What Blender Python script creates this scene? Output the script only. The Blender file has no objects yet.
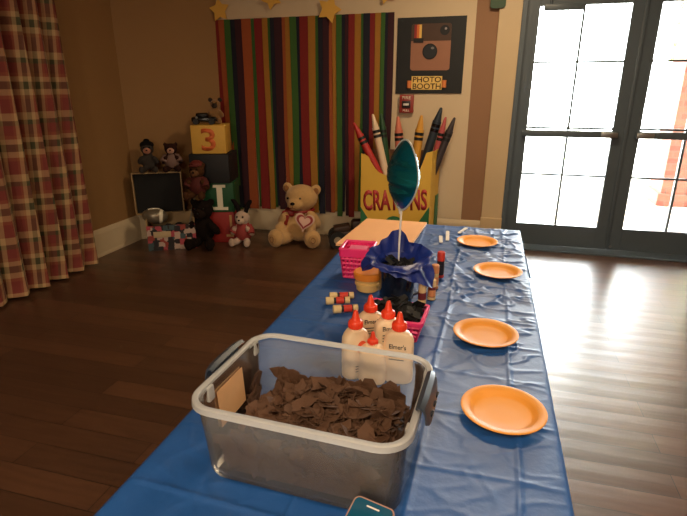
import bpy, bmesh, math, random
from mathutils import Vector, Matrix, Euler, noise
random.seed(7)
PI = math.pi
SC = bpy.context.scene
COL = SC.collection

# ------------------------------------------------------------------ materials
def lin(c):
    return tuple(((x/255)/12.92 if x/255 <= .04045 else ((x/255+.055)/1.055)**2.4) for x in c)

def mat(name, rgb, rough=.6, metal=0.0, var=.10, scale=18.0, bump=0.0, bscale=None, spec=.5, coat=0.0, sheen=0.0, trans=0.0):
    m = bpy.data.materials.new(name); m.use_nodes = True
    nt = m.node_tree; b = nt.nodes['Principled BSDF']
    L = nt.links.new
    tc = nt.nodes.new('ShaderNodeTexCoord')
    nz = nt.nodes.new('ShaderNodeTexNoise'); nz.inputs['Scale'].default_value = scale; nz.inputs['Detail'].default_value = 4
    L(tc.outputs['Object'], nz.inputs['Vector'])
    mx = nt.nodes.new('ShaderNodeMix'); mx.data_type = 'RGBA'
    c = lin(rgb)
    mx.inputs['A'].default_value = (*[x*(1-var) for x in c], 1)
    mx.inputs['B'].default_value = (*[min(1, x*(1+var)) for x in c], 1)
    L(nz.outputs['Fac'], mx.inputs['Factor'])
    L(mx.outputs['Result'], b.inputs['Base Color'])
    b.inputs['Roughness'].default_value = rough
    b.inputs['Metallic'].default_value = metal
    b.inputs['Specular IOR Level'].default_value = spec
    b.inputs['Coat Weight'].default_value = coat
    b.inputs['Sheen Weight'].default_value = sheen
    b.inputs['Transmission Weight'].default_value = trans
    if bump:
        n2 = nt.nodes.new('ShaderNodeTexNoise'); n2.inputs['Scale'].default_value = bscale or scale*3; n2.inputs['Detail'].default_value = 3
        L(tc.outputs['Object'], n2.inputs['Vector'])
        bp = nt.nodes.new('ShaderNodeBump'); bp.inputs['Strength'].default_value = bump; bp.inputs['Distance'].default_value = .01
        L(n2.outputs['Fac'], bp.inputs['Height']); L(bp.outputs['Normal'], b.inputs['Normal'])
    return m

def sheer(name, rgb, clear, rough=.35, gloss=.08):
    """milky see-through plastic / glass: transparent + diffuse + glossy"""
    m = bpy.data.materials.new(name); m.use_nodes = True
    nt = m.node_tree; nt.nodes.clear(); L = nt.links.new
    out = nt.nodes.new('ShaderNodeOutputMaterial')
    tr = nt.nodes.new('ShaderNodeBsdfTransparent'); tr.inputs['Color'].default_value = (1, 1, 1, 1)
    df = nt.nodes.new('ShaderNodeBsdfDiffuse'); df.inputs['Color'].default_value = (*lin(rgb), 1)
    tl = nt.nodes.new('ShaderNodeBsdfTranslucent'); tl.inputs['Color'].default_value = (*lin(rgb), 1)
    gl = nt.nodes.new('ShaderNodeBsdfGlossy'); gl.inputs['Roughness'].default_value = rough
    nz = nt.nodes.new('ShaderNodeTexNoise'); nz.inputs['Scale'].default_value = 9
    tc = nt.nodes.new('ShaderNodeTexCoord'); L(tc.outputs['Object'], nz.inputs['Vector'])
    mr = nt.nodes.new('ShaderNodeMapRange'); mr.inputs['To Min'].default_value = clear-.04; mr.inputs['To Max'].default_value = clear+.04
    L(nz.outputs['Fac'], mr.inputs['Value'])
    a = nt.nodes.new('ShaderNodeMixShader'); a.inputs[0].default_value = .45; L(df.outputs[0], a.inputs[1]); L(tl.outputs[0], a.inputs[2])
    b = nt.nodes.new('ShaderNodeMixShader'); L(mr.outputs[0], b.inputs[0]); L(a.outputs[0], b.inputs[1]); L(tr.outputs[0], b.inputs[2])
    fr = nt.nodes.new('ShaderNodeFresnel'); fr.inputs['IOR'].default_value = 1.4
    c = nt.nodes.new('ShaderNodeMixShader'); L(fr.outputs[0], c.inputs[0]); L(b.outputs[0], c.inputs[1]); L(gl.outputs[0], c.inputs[2])
    L(c.outputs[0], out.inputs['Surface'])
    return m

# ------------------------------------------------------------------ mesh helpers
def _mi(bm, before, mi):
    if mi:
        for f in bm.faces:
            if f.index == -1 or f not in before: f.material_index = mi

def T(c=(0, 0, 0), r=(0, 0, 0)):
    return Matrix.Translation(c) @ Euler(r).to_matrix().to_4x4()

def box(bm, c, s, r=(0, 0, 0), bev=0.0, mi=0, M=None):
    mtx = (M or Matrix()) @ T(c, r) @ Matrix.Diagonal((*s, 1))
    res = bmesh.ops.create_cube(bm, size=1, matrix=mtx)
    vs = res['verts']
    fs = {f for v in vs for f in v.link_faces}
    for f in fs: f.material_index = mi
    if bev:
        es = list({e for v in vs for e in v.link_edges})
        bmesh.ops.bevel(bm, geom=es, offset=bev, segments=2, affect='EDGES', profile=.5)

def cyl(bm, p0, p1, r0, r1=None, seg=20, mi=0):
    p0 = Vector(p0); p1 = Vector(p1); r1 = r0 if r1 is None else r1
    d = p1-p0; q = d.to_track_quat('Z', 'Y').to_matrix().to_4x4()
    m = Matrix.Translation((p0+p1)/2) @ q
    res = bmesh.ops.create_cone(bm, cap_ends=True, segments=seg, radius1=r0, radius2=max(r1, 1e-4), depth=d.length, matrix=m)
    for f in {f for v in res['verts'] for f in v.link_faces}: f.material_index = mi

def ell(bm, c, r, rot=(0, 0, 0), sub=3, mi=0, M=None):
    if not hasattr(r, '__len__'): r = (r, r, r)
    m = (M or Matrix()) @ T(c, rot) @ Matrix.Diagonal((*r, 1))
    res = bmesh.ops.create_icosphere(bm, subdivisions=sub, radius=1, matrix=m)
    for f in {f for v in res['verts'] for f in v.link_faces}: f.material_index = mi

def loft(bm, loops, close=True, cap0=False, cap1=False, mi=0):
    """loops: lists of points of one length"""
    rows = [[bm.verts.new(p) for p in lp] for lp in loops]
    n = len(rows[0])
    for a, b in zip(rows, rows[1:]):
        for i in range(n if close else n-1):
            j = (i+1) % n
            f = bm.faces.new((a[i], a[j], b[j], b[i])); f.material_index = mi
    if cap0: bm.faces.new(list(reversed(rows[0]))).material_index = mi
    if cap1: bm.faces.new(rows[-1]).material_index = mi
    return rows

def lathe(bm, prof, seg=32, c=(0, 0, 0), sx=1.0, sy=1.0, mi=0, cap0=True, cap1=True):
    loops = [[(c[0]+r*sx*math.cos(2*PI*k/seg), c[1]+r*sy*math.sin(2*PI*k/seg), c[2]+z) for k in range(seg)] for r, z in prof]
    loft(bm, loops, True, cap0, cap1, mi)

def tube(bm, pts, r, seg=8, mi=0):
    pts = [Vector(p) for p in pts]; loops = []
    for i, p in enumerate(pts):
        d = (pts[min(i+1, len(pts)-1)]-pts[max(i-1, 0)]).normalized()
        q = d.to_track_quat('Z', 'Y')
        rr = r[i] if hasattr(r, '__len__') else r
        loops.append([p+q @ Vector((rr*math.cos(2*PI*k/seg), rr*math.sin(2*PI*k/seg), 0)) for k in range(seg)])
    loft(bm, loops, True, True, True, mi)

def prism(bm, pts, d, M=None, mi=0):
    """2-D outline pts extruded by d along local z"""
    M = M or Matrix()
    a = [bm.verts.new(M @ Vector((x, y, 0))) for x, y in pts]
    b = [bm.verts.new(M @ Vector((x, y, d))) for x, y in pts]
    n = len(pts)
    fs = [bm.faces.new(list(reversed(a))), bm.faces.new(b)]
    for i in range(n):
        j = (i+1) % n
        fs.append(bm.faces.new((a[i], a[j], b[j], b[i])))
    for f in fs: f.material_index = mi

def rrect(w, d, r, z=0, n=5, cx=0, cy=0):
    out = []
    for sx, sy, a0 in ((1, 1, 0), (-1, 1, PI/2), (-1, -1, PI), (1, -1, 1.5*PI)):
        for k in range(n+1):
            a = a0+PI/2*k/n
            out.append((cx+sx*(w/2-r)+r*math.cos(a), cy+sy*(d/2-r)+r*math.sin(a), z))
    return out

def fin(name, bm, mats, parent=None, loc=None, smooth=35, rz=None):
    bmesh.ops.recalc_face_normals(bm, faces=bm.faces)
    me = bpy.data.meshes.new(name); bm.to_mesh(me); bm.free()
    for m in (mats if isinstance(mats, (list, tuple)) else [mats]): me.materials.append(m)
    if smooth:
        me.polygons.foreach_set('use_smooth', [True]*len(me.polygons))
        me.set_sharp_from_angle(angle=math.radians(smooth))
    o = bpy.data.objects.new(name, me); COL.objects.link(o)
    if parent: o.parent = parent
    if loc: o.location = loc
    if rz is not None: o.rotation_euler = (0, 0, rz)
    return o

def tag(o, label=None, cat=None, group=None, kind=None):
    if label: o['label'] = label
    if cat: o['category'] = cat
    if group: o['group'] = group
    if kind: o['kind'] = kind
    return o

def thing(name, label, cat, loc=(0, 0, 0), rz=0, group=None):
    o = bpy.data.objects.new(name, None); COL.objects.link(o)
    o.empty_display_size = .05
    o.location = loc; o.rotation_euler = (0, 0, rz)
    return tag(o, label, cat, group)

def copy_thing(root, loc, rz, label, group=None):
    r = root.copy(); COL.objects.link(r); r.location = loc; r.rotation_euler = (0, 0, rz); r['label'] = label
    if group: r['group'] = group
    for ch in list(root.children):
        c = ch.copy(); COL.objects.link(c); c.parent = r
        for g in list(ch.children):
            d = g.copy(); COL.objects.link(d); d.parent = c
    return r

def struct(name, bm, m, parent=None, smooth=0):
    o = fin(name, bm, m, parent, smooth=smooth)
    if not parent: o['kind'] = 'structure'
    return o

def NB(): return bmesh.new()

def blob(name, parts, voxel, m, parent=None, sm=3):
    """one continuous skin over overlapping ellipsoids (centre, radii, rotation)"""
    bm = NB()
    for p in parts:
        ell(bm, p[0], p[1], p[2] if len(p) > 2 else (0, 0, 0), 3)
    me = bpy.data.meshes.new('tmp'); bm.to_mesh(me); bm.free()
    t = bpy.data.objects.new('tmp', me); COL.objects.link(t)
    md = t.modifiers.new('r', 'REMESH'); md.mode = 'VOXEL'; md.voxel_size = voxel
    s = t.modifiers.new('s', 'SMOOTH'); s.iterations = sm; s.factor = .5
    dg = bpy.context.evaluated_depsgraph_get(); dg.update()
    nm = bpy.data.meshes.new_from_object(t.evaluated_get(dg))
    bpy.data.objects.remove(t); bpy.data.meshes.remove(me)
    nm.name = name
    nm.materials.clear(); nm.materials.append(m)
    nm.polygons.foreach_set('use_smooth', [True]*len(nm.polygons))
    o = bpy.data.objects.new(name, nm); COL.objects.link(o)
    if parent: o.parent = parent
    return o

def text(name, s, m, size_w, size_h, M, parent, ext=.002, bold=0.0, spacing=1.0):
    """lettering fitted into size_w x size_h, centred, lying in the local xy plane of M"""
    cu = bpy.data.curves.new('t', 'FONT'); cu.body = s; cu.align_x = 'CENTER'; cu.align_y = 'CENTER'
    cu.offset = bold; cu.space_character = spacing; cu.resolution_u = 3
    t = bpy.data.objects.new('t', cu); COL.objects.link(t)
    dg = bpy.context.evaluated_depsgraph_get(); dg.update()
    me = bpy.data.meshes.new_from_object(t.evaluated_get(dg))
    bpy.data.objects.remove(t); bpy.data.curves.remove(cu)
    bm = NB(); bm.from_mesh(me); bpy.data.meshes.remove(me)
    bmesh.ops.remove_doubles(bm, verts=bm.verts, dist=1e-5)
    xs = [v.co.x for v in bm.verts]; ys = [v.co.y for v in bm.verts]
    cx, cy = (min(xs)+max(xs))/2, (min(ys)+max(ys))/2
    kx, ky = size_w/(max(xs)-min(xs)), size_h/(max(ys)-min(ys))
    for v in bm.verts: v.co = Vector(((v.co.x-cx)*kx, (v.co.y-cy)*ky, 0))
    r = bmesh.ops.extrude_face_region(bm, geom=list(bm.faces))
    for v in [g for g in r['geom'] if isinstance(g, bmesh.types.BMVert)]: v.co.z += ext
    bm.transform(M)
    return fin(name, bm, m, parent, smooth=0)

# wall-facing frame: local x -> world X, local y -> world Z, local z -> world -Y (towards the room)
UP = Matrix(((1, 0, 0, 0), (0, 0, -1, 0), (0, 1, 0, 0), (0, 0, 0, 1)))
def WM(x, y, z): return Matrix.Translation((x, y, z)) @ UP
def circ(cx, cy, r, n=28, ry=None): return [(cx+r*math.cos(2*PI*k/n), cy+(ry or r)*math.sin(2*PI*k/n)) for k in range(n)]
def rect(x0, y0, x1, y1): return [(x0, y0), (x1, y0), (x1, y1), (x0, y1)]
def rr2(x0, y0, x1, y1, r): return [(p[0], p[1]) for p in rrect(x1-x0, y1-y0, r, 0, 5, (x0+x1)/2, (y0+y1)/2)]
def star_pts(R, r, n=5, a0=PI/2): return [((R if k % 2 == 0 else r)*math.cos(a0+PI*k/n), (R if k % 2 == 0 else r)*math.sin(a0+PI*k/n)) for k in range(2*n)]

# ------------------------------------------------------------------ palette
M_wall = mat('brown_wall_paint', (150, 112, 66), .75, var=.05, scale=3, bump=.05, bscale=120)
M_wall2 = mat('tan_wall_paint', (150, 112, 82), .75, var=.05, scale=3, bump=.05, bscale=120)
M_ceil = mat('ceiling_paint', (205, 195, 175), .8, var=.03, scale=3)
M_trim = mat('cream_trim_paint', (205, 180, 140), .45, var=.04, scale=5)
M_base = mat('white_baseboard_paint', (215, 195, 160), .45, var=.04, scale=5)
M_door = mat('charcoal_door_paint', (80, 92, 100), .4, var=.06, scale=6)
M_metal = mat('brushed_metal', (150, 150, 148), .35, .9, var=.05)
M_glass = None
M_paper = mat('white_backdrop_paper', (214, 192, 158), .7, var=.03, scale=4, bump=.08, bscale=8)
M_white = mat('white_plastic', (235, 232, 225), .35, var=.03)
M_wpaint = mat('white_letter', (235, 225, 200), .6, var=.03)
M_black = mat('black_card', (16, 17, 19), .55, var=.15)
M_blackg = mat('black_gloss', (12, 12, 14), .2, var=.15)
M_eye = mat('toy_eye_black', (10, 8, 8), .15, var=.1)

def glass():
    m = bpy.data.materials.new('clear_glass'); m.use_nodes = True
    nt = m.node_tree; nt.nodes.clear(); L = nt.links.new
    out = nt.nodes.new('ShaderNodeOutputMaterial')
    tr = nt.nodes.new('ShaderNodeBsdfTransparent'); tr.inputs['Color'].default_value = (.96, .98, .97, 1)
    gl = nt.nodes.new('ShaderNodeBsdfGlossy'); gl.inputs['Roughness'].default_value = .02
    lw = nt.nodes.new('ShaderNodeFresnel'); lw.inputs['IOR'].default_value = 1.45
    mx = nt.nodes.new('ShaderNodeMixShader'); L(lw.outputs[0], mx.inputs[0]); L(tr.outputs[0], mx.inputs[1]); L(gl.outputs[0], mx.inputs[2])
    L(mx.outputs[0], out.inputs['Surface']); return m
M_glass = glass()

def floor_mat():
    m = bpy.data.materials.new('dark_wood_planks'); m.use_nodes = True
    nt = m.node_tree; b = nt.nodes['Principled BSDF']; L = nt.links.new; N = nt.nodes.new
    tc = N('ShaderNodeTexCoord')
    br = N('ShaderNodeTexBrick'); br.offset = .37; br.inputs['Scale'].default_value = 1
    br.inputs['Brick Width'].default_value = 1.25; br.inputs['Row Height'].default_value = .125
    br.inputs['Mortar Size'].default_value = .0018; br.inputs['Mortar Smooth'].default_value = .3
    br.inputs['Color1'].default_value = (*lin((68, 44, 29)), 1); br.inputs['Color2'].default_value = (*lin((92, 60, 40)), 1)
    br.inputs['Mortar'].default_value = (*lin((24, 15, 10)), 1)
    L(tc.outputs['Object'], br.inputs['Vector'])
    mp = N('ShaderNodeMapping'); mp.inputs['Scale'].default_value = (2.0, 30, 1); L(tc.outputs['Object'], mp.inputs['Vector'])
    nz = N('ShaderNodeTexNoise'); nz.inputs['Scale'].default_value = 1.6; nz.inputs['Detail'].default_value = 6; nz.inputs['Distortion'].default_value = .6
    L(mp.outputs[0], nz.inputs['Vector'])
    mr = N('ShaderNodeMapRange'); mr.inputs['To Min'].default_value = .55; mr.inputs['To Max'].default_value = 1.4
    L(nz.outputs['Fac'], mr.inputs['Value'])
    mx = N('ShaderNodeMix'); mx.data_type = 'RGBA'; mx.blend_type = 'MULTIPLY'; mx.inputs['Factor'].default_value = 1
    L(br.outputs['Color'], mx.inputs['A']); L(mr.outputs[0], mx.inputs['B'])
    L(mx.outputs['Result'], b.inputs['Base Color'])
    b.inputs['Roughness'].default_value = .36; b.inputs['Specular IOR Level'].default_value = 1.0
    # gentle cupping of each plank + scraped surface
    sp = N('ShaderNodeSeparateXYZ'); L(tc.outputs['Object'], sp.inputs[0])
    dv = N('ShaderNodeMath'); dv.operation = 'DIVIDE'; dv.inputs[1].default_value = .125; L(sp.outputs['Y'], dv.inputs[0])
    fr = N('ShaderNodeMath'); fr.operation = 'PINGPONG'; fr.inputs[1].default_value = .5; L(dv.outputs[0], fr.inputs[0])
    mp2 = N('ShaderNodeMapping'); mp2.inputs['Scale'].default_value = (1.2, 6, 1); L(tc.outputs['Object'], mp2.inputs['Vector'])
    n2 = N('ShaderNodeTexNoise'); n2.inputs['Scale'].default_value = 2.2; n2.inputs['Detail'].default_value = 2; L(mp2.outputs[0], n2.inputs['Vector'])
    ad = N('ShaderNodeMath'); ad.operation = 'MULTIPLY_ADD'; ad.inputs[1].default_value = .9; L(n2.outputs['Fac'], ad.inputs[0])
    L(fr.outputs[0], ad.inputs[2])
    bp = N('ShaderNodeBump'); bp.inputs['Strength'].default_value = .2; bp.inputs['Distance'].default_value = .008
    L(ad.outputs[0], bp.inputs['Height']); L(bp.outputs['Normal'], b.inputs['Normal'])
    return m

def brick_mat():
    m = bpy.data.materials.new('red_brick'); m.use_nodes = True
    nt = m.node_tree; b = nt.nodes['Principled BSDF']; L = nt.links.new; N = nt.nodes.new
    tc = N('ShaderNodeTexCoord'); mp = N('ShaderNodeMapping'); mp.inputs['Rotation'].default_value = (PI/2, 0, 0)
    L(tc.outputs['Object'], mp.inputs['Vector'])
    br = N('ShaderNodeTexBrick'); br.inputs['Scale'].default_value = 1
    br.inputs['Brick Width'].default_value = .21; br.inputs['Row Height'].default_value = .075; br.inputs['Mortar Size'].default_value = .01
    br.inputs['Color1'].default_value = (*lin((96, 44, 32)), 1); br.inputs['Color2'].default_value = (*lin((124, 70, 52)), 1)
    br.inputs['Mortar'].default_value = (*lin((88, 66, 54)), 1)
    L(mp.outputs[0], br.inputs['Vector']); L(br.outputs['Color'], b.inputs['Base Color']); b.inputs['Roughness'].default_value = .85
    return m

def plaid_mat():
    m = bpy.data.materials.new('plaid_curtain_fabric'); m.use_nodes = True
    nt = m.node_tree; b = nt.nodes['Principled BSDF']; L = nt.links.new; N = nt.nodes.new
    uv = N('ShaderNodeUVMap'); sp = N('ShaderNodeSeparateXYZ'); L(uv.outputs[0], sp.inputs[0])
    cream, red, olive, rust = lin((190, 156, 110)), lin((128, 54, 46)), lin((72, 70, 44)), lin((146, 80, 54))
    def bands(sock, period):
        d = N('ShaderNodeMath'); d.operation = 'DIVIDE'; d.inputs[1].default_value = period; L(sock, d.inputs[0])
        f = N('ShaderNodeMath'); f.operation = 'FRACT'; L(d.outputs[0], f.inputs[0])
        r = N('ShaderNodeValToRGB'); r.color_ramp.interpolation = 'CONSTANT'
        seq = [(0, cream), (.12, red), (.34, rust), (.40, cream), (.50, olive), (.62, cream), (.70, rust), (.76, red), (.92, olive)]
        e = r.color_ramp.elements; e[0].position = 0; e[0].color = (*cream, 1); e[1].position = .12; e[1].color = (*red, 1)
        for p, c in seq[2:]:
            q = e.new(p); q.color = (*c, 1)
        L(f.outputs[0], r.inputs[0]); return r.outputs[0]
    a = bands(sp.outputs['X'], .25); c = bands(sp.outputs['Y'], .40)
    mx = N('ShaderNodeMix'); mx.data_type = 'RGBA'; mx.inputs['Factor'].default_value = .5; L(a, mx.inputs['A']); L(c, mx.inputs['B'])
    L(mx.outputs['Result'], b.inputs['Base Color']); b.inputs['Roughness'].default_value = .85; b.inputs['Sheen Weight'].default_value = .1
    wv = N('ShaderNodeTexNoise'); wv.inputs['Scale'].default_value = 300; L(uv.outputs[0], wv.inputs['Vector'])
    bp = N('ShaderNodeBump'); bp.inputs['Strength'].default_value = .1; bp.inputs['Distance'].default_value = .003
    L(wv.outputs['Fac'], bp.inputs['Height']); L(bp.outputs['Normal'], b.inputs['Normal'])
    return m

def patch_mat():
    """printed patchwork of the toy chest front"""
    m = bpy.data.materials.new('patchwork_print'); m.use_nodes = True
    nt = m.node_tree; b = nt.nodes['Principled BSDF']; L = nt.links.new; N = nt.nodes.new
    tc = N('ShaderNodeTexCoord')
    v = N('ShaderNodeTexVoronoi'); v.inputs['Scale'].default_value = 21; v.inputs['Randomness'].default_value = .7; v.distance = 'CHEBYCHEV'
    L(tc.outputs['Object'], v.inputs['Vector'])
    s = N('ShaderNodeSeparateColor'); L(v.outputs['Color'], s.inputs[0])
    r = N('ShaderNodeValToRGB'); r.color_ramp.interpolation = 'CONSTANT'
    e = r.color_ramp.elements; e[0].color = (*lin((30, 24, 26)), 1); e[1].position = .22; e[1].color = (*lin((175, 70, 82)), 1)
    for p, c in ((.42, (190, 165, 150)), (.58, (60, 80, 84)), (.72, (28, 24, 30)), (.84, (150, 60, 50))):
        q = e.new(p); q.color = (*lin(c), 1)
    L(s.outputs[0], r.inputs[0]); L(r.outputs[0], b.inputs['Base Color']); b.inputs['Roughness'].default_value = .5
    return m

# ------------------------------------------------------------------ the room
XL, XR, YB, YF, HC = -3.2, 3.6, 4.75, -3.0, 2.75
CA, CB = (-3.2, 4.1), (-2.55, 4.75)          # ends of the angled corner wall
M_floor = floor_mat()
bm = NB(); box(bm, ((XL+XR)/2, (YF+5.0)/2, -.05), (XR-XL+.4, 5.0-YF+.2, .1)); struct('floor', bm, M_floor)
bm = NB(); box(bm, ((XL+XR)/2, (YF+5.0)/2, HC+.05), (XR-XL+.4, 5.0-YF+.2, .1)); struct('ceiling', bm, M_ceil)
bm = NB(); box(bm, (XL-.06, (YF+CA[1])/2, HC/2), (.12, CA[1]-YF, HC)); struct('wall_left', bm, M_wall)
bm = NB(); box(bm, (XR+.06, (YF+YB)/2, HC/2), (.12, YB-YF, HC)); struct('wall_right', bm, M_wall2)
bm = NB(); box(bm, ((XL+XR)/2, YF-.06, HC/2), (XR-XL, .12, HC)); struct('wall_front', bm, M_wall2)
dx, dy = CB[0]-CA[0], CB[1]-CA[1]; dl = math.hypot(dx, dy)
bm = NB(); prism(bm, [CA, CB, (CB[0]-.085, CB[1]+.2), (CA[0]-.12, CA[1]+.085)], HC); struct('wall_corner', bm, M_wall)
OX0, OX1, OH = .178, 2.02, 2.3
bm = NB()
box(bm, ((CB[0]+OX0)/2, YB+.1, HC/2), (OX0-CB[0], .2, HC))
box(bm, ((OX0+OX1)/2, YB+.1, (OH+HC)/2), (OX1-OX0, .2, HC-OH))
box(bm, ((OX1+XR)/2, YB+.1, HC/2), (XR-OX1, .2, HC))
struct('wall_back', bm, M_wall2)
def baseboard(name, p, q, off):
    p = Vector((*p, 0)); q = Vector((*q, 0)); d = (q-p).normalized(); n = Vector((d.y, -d.x, 0))*off
    bm = NB()
    prof = [(0, 0), (.022, 0), (.022, .02), (.018, .03), (.018, .2), (.012, .225), (.006, .24), (0, .24)]
    loft(bm, [[(e+n*a+Vector((0, 0, z)))[:] for a, z in prof] for e in (p, q)], True, True, True)
    return struct(name, bm, M_base)
baseboard('baseboard_left', (XL, YF+.02), (XL, CA[1]), 1)
baseboard('baseboard_corner', CA, CB, 1)
baseboard('baseboard_back', CB, (0, YB), 1)
baseboard('baseboard_right', (2.2, YB), (XR, YB), 1)
# door casing
bm = NB()
for x0, x1 in ((0.0, OX0), (OX1, OX1+.2)):
    box(bm, ((x0+x1)/2, YB-.012, OH/2+.05), (x1-x0, .026, OH+.1), bev=.004)
    box(bm, ((x0+x1)/2, YB-.02, .14), (x1-x0+.01, .04, .28), bev=.004)
box(bm, ((OX0+OX1)/2, YB-.012, OH+.06), (OX1-OX0+.4, .03, .12), bev=.004)
struct('trim_1', bm, M_trim)
# dark door frame, threshold
bm = NB()
box(bm, (OX0+.02, 4.86, OH/2), (.04, .2, OH)); box(bm, (OX1-.02, 4.86, OH/2), (.04, .2, OH))
box(bm, ((OX0+OX1)/2, 4.86, OH-.02), (OX1-OX0, .2, .04))
box(bm, ((OX0+OX1)/2, 4.83, .008), (OX1-OX0, .24, .016), bev=.004)
struct('trim_2', bm, M_door)
def door(n, x0, x1, gx0, gx1, mid, inner):
    y0, t = 4.9, .05
    bm = NB()
    z0, z1, gz0, gz1 = .018, OH-.045, .215, 2.04
    box(bm, ((x0+gx0)/2, y0, (z0+z1)/2), (gx0-x0, t, z1-z0), bev=.003)
    box(bm, ((x1+gx1)/2, y0, (z0+z1)/2), (x1-gx1, t, z1-z0), bev=.003)
    box(bm, ((gx0+gx1)/2, y0, (z0+gz0)/2), (gx1-gx0, t, gz0-z0)); box(bm, ((gx0+gx1)/2, y0, (z1+gz1)/2), (gx1-gx0, t, z1-gz1))
    d = tag(fin('door_%d' % n, bm, M_door, smooth=0), kind='structure')
    bm = NB()
    box(bm, (mid, y0, (gz0+gz1)/2), (.018, .034, gz1-gz0))
    for z in (1.61, 1.075, .67): box(bm, ((gx0+gx1)/2, y0, z), (gx1-gx0, .03, .016))
    fin('muntin', bm, M_door, d, smooth=0)
    bm = NB(); box(bm, ((gx0+gx1)/2, y0, (gz0+gz1)/2), (gx1-gx0, .006, gz1-gz0)); fin('pane', bm, M_glass, d, smooth=0)
    bm = NB(); box(bm, ((gx0+gx1)/2, y0-.055, 1.03), (gx1-gx0+.08, .05, .055), bev=.008)
    for x in (gx0-.01, gx1+.01): box(bm, (x, y0-.03, 1.03), (.05, .03, .06))
    pb = fin('push_bar', bm, M_door, d)
    xe = (gx1-.03) if inner > 0 else (gx0+.03)
    bm = NB(); box(bm, (xe, y0-.083, 1.03), (.13, .008, .045), bev=.003); tag(fin('end_cap', bm, M_metal, pb), 'light metal end cap of push bar')
    return d
d1 = door(1, OX0+.042, 1.108, .322, 1.008, .66, 1)
d2 = door(2, 1.113, OX1-.042, 1.22, 1.9, 1.565, -1)
bm = NB(); box(bm, (1.1105, 4.868, 1.13), (.03, .012, 2.2), bev=.003); fin('astragal', bm, M_door, d1)
bm = NB(); box(bm, (.50, 4.862, 2.025), (.30, .024, .05), bev=.004); cyl(bm, (.40, 4.862, 2.05), (.40, 4.862, 2.11), .012); fin('door_closer', bm, M_door, d1)
bm = NB(); cyl(bm, (1.141, 4.87, .05), (1.141, 4.862, .05), .012); fin('floor_bolt', bm, M_metal, d2)

# ------------------------------------------------------------------ outside
bm = NB(); box(bm, (2, 14.95, -.06), (40, 19.9, .1)); struct('ground_patio', bm, mat('pale_concrete', (205, 200, 190), .8, var=.06, scale=2))
bm = NB()
box(bm, (0, 0, 1.3), (.52, .52, 2.6)); box(bm, (0, 0, .08), (.6, .6, .16), bev=.01); box(bm, (0, 0, 2.66), (.62, .62, .12), bev=.01)
tag(fin('brick_pillar', bm, brick_mat(), loc=(2.40, 7.4, -.01), smooth=0), 'red brick pillar on the patio outside the glass doors', 'pillar')
bm = NB(); box(bm, (2, 6.75, 2.80), (12, 3.5, .12)); struct('unseen_shade_roof', bm, M_trim)  # unseen roof, added to keep high sky light off the brick pillar
M_leaf = mat('yellow_green_leaves', (170, 175, 70), .6, var=.3, scale=6)
t = thing('shrub', 'yellow green tree foliage outside behind the brick pillar', 'tree', (3.55, 9.6, 0))
bm = NB()
for k in range(900):
    a, b2 = random.uniform(0, 2*PI), random.uniform(-1, 1); r = random.random()**.35
    c = Vector((1.0*r*math.cos(a)*math.sqrt(1-b2*b2), .9*r*math.sin(a)*math.sqrt(1-b2*b2), 2.3+1.1*r*b2))
    R = Euler((random.uniform(0, 6), random.uniform(0, 6), random.uniform(0, 6))).to_matrix().to_4x4()
    prism(bm, [(0, -.09), (.05, 0), (0, .1), (-.05, 0)], .004, Matrix.Translation(c) @ R)
fin('foliage', bm, M_leaf, t, smooth=0)
bm = NB(); tube(bm, [(0, 0, 0), (.03, 0, .8), (-.02, .02, 1.6), (0, 0, 2.5)], [.08, .06, .05, .03]); fin('trunk', bm, mat('bark', (96, 74, 54), .9), t)

# ------------------------------------------------------------------ curtain on the left wall
M_plaid = plaid_mat()
def curtain():
    t = thing('curtain', 'floor-length red and cream plaid curtain hanging in folds on the left wall', 'curtain', (-3.08, 2.6, 0))
    me = bpy.data.meshes.new('drape')
    ny, nz_, y0, y1, z0, z1 = 150, 26, -1.0, .755, .02, 2.6
    vs, uvs, fs = [], [], []
    for layer in (0, 1):
        for j in range(nz_+1):
            s = j/nz_; z = z0+(z1-z0)*s
            arc = 0; prev = None
            for i in range(ny+1):
                q = i/ny; y = y0+(y1-y0)*q
                ph = 2*PI*q*9.3+.9*math.sin(q*7+.5)+.25*math.sin(3*s+q*12)
                x = (.058+.014*math.sin(q*11))*math.sin(ph)*(1-.15*s)+.012*math.sin(2*ph+1)
                yy = y+.012*math.sin(2*ph)+(-.06*(s)*(q-.5)*.6)
                if prev: arc += math.hypot(x-prev[0], yy-prev[1])
                prev = (x, yy)
                vs.append((x-(.004 if layer else 0), yy, z)); uvs.append((arc, z))
    n1 = (ny+1)*(nz_+1)
    for layer in (0, 1):
        for j in range(nz_):
            for i in range(ny):
                a = layer*n1+j*(ny+1)+i; f = (a, a+1, a+ny+2, a+ny+1)
                fs.append(f if not layer else tuple(reversed(f)))
    for j in range(nz_):
        for i in (0, ny):
            a = j*(ny+1)+i; fs.append((a, a+ny+1, a+ny+1+n1, a+n1))
    for i in range(ny):
        for j in (0, nz_):
            a = j*(ny+1)+i; fs.append((a, a+1, a+1+n1, a+n1))
    me.from_pydata(vs, [], fs); me.update()
    ul = me.uv_layers.new(name='UVMap')
    for lp in me.loops: ul.data[lp.index].uv = uvs[lp.vertex_index]
    me.polygons.foreach_set('use_smooth', [True]*len(me.polygons)); me.materials.append(M_plaid)
    o = bpy.data.objects.new('drape', me); COL.objects.link(o); o.parent = t
    bm = NB(); tube(bm, [(0, -1.15, 2.62), (0, .85, 2.62)], .018, 12); ell(bm, (0, .88, 2.62), .035)
    for y in (-1.1, .8): cyl(bm, (0, y, 2.62), (-.12, y, 2.62), .01)
    fin('curtain_rod', bm, mat('dark_rod', (50, 38, 30), .4), t)
curtain()

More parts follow.
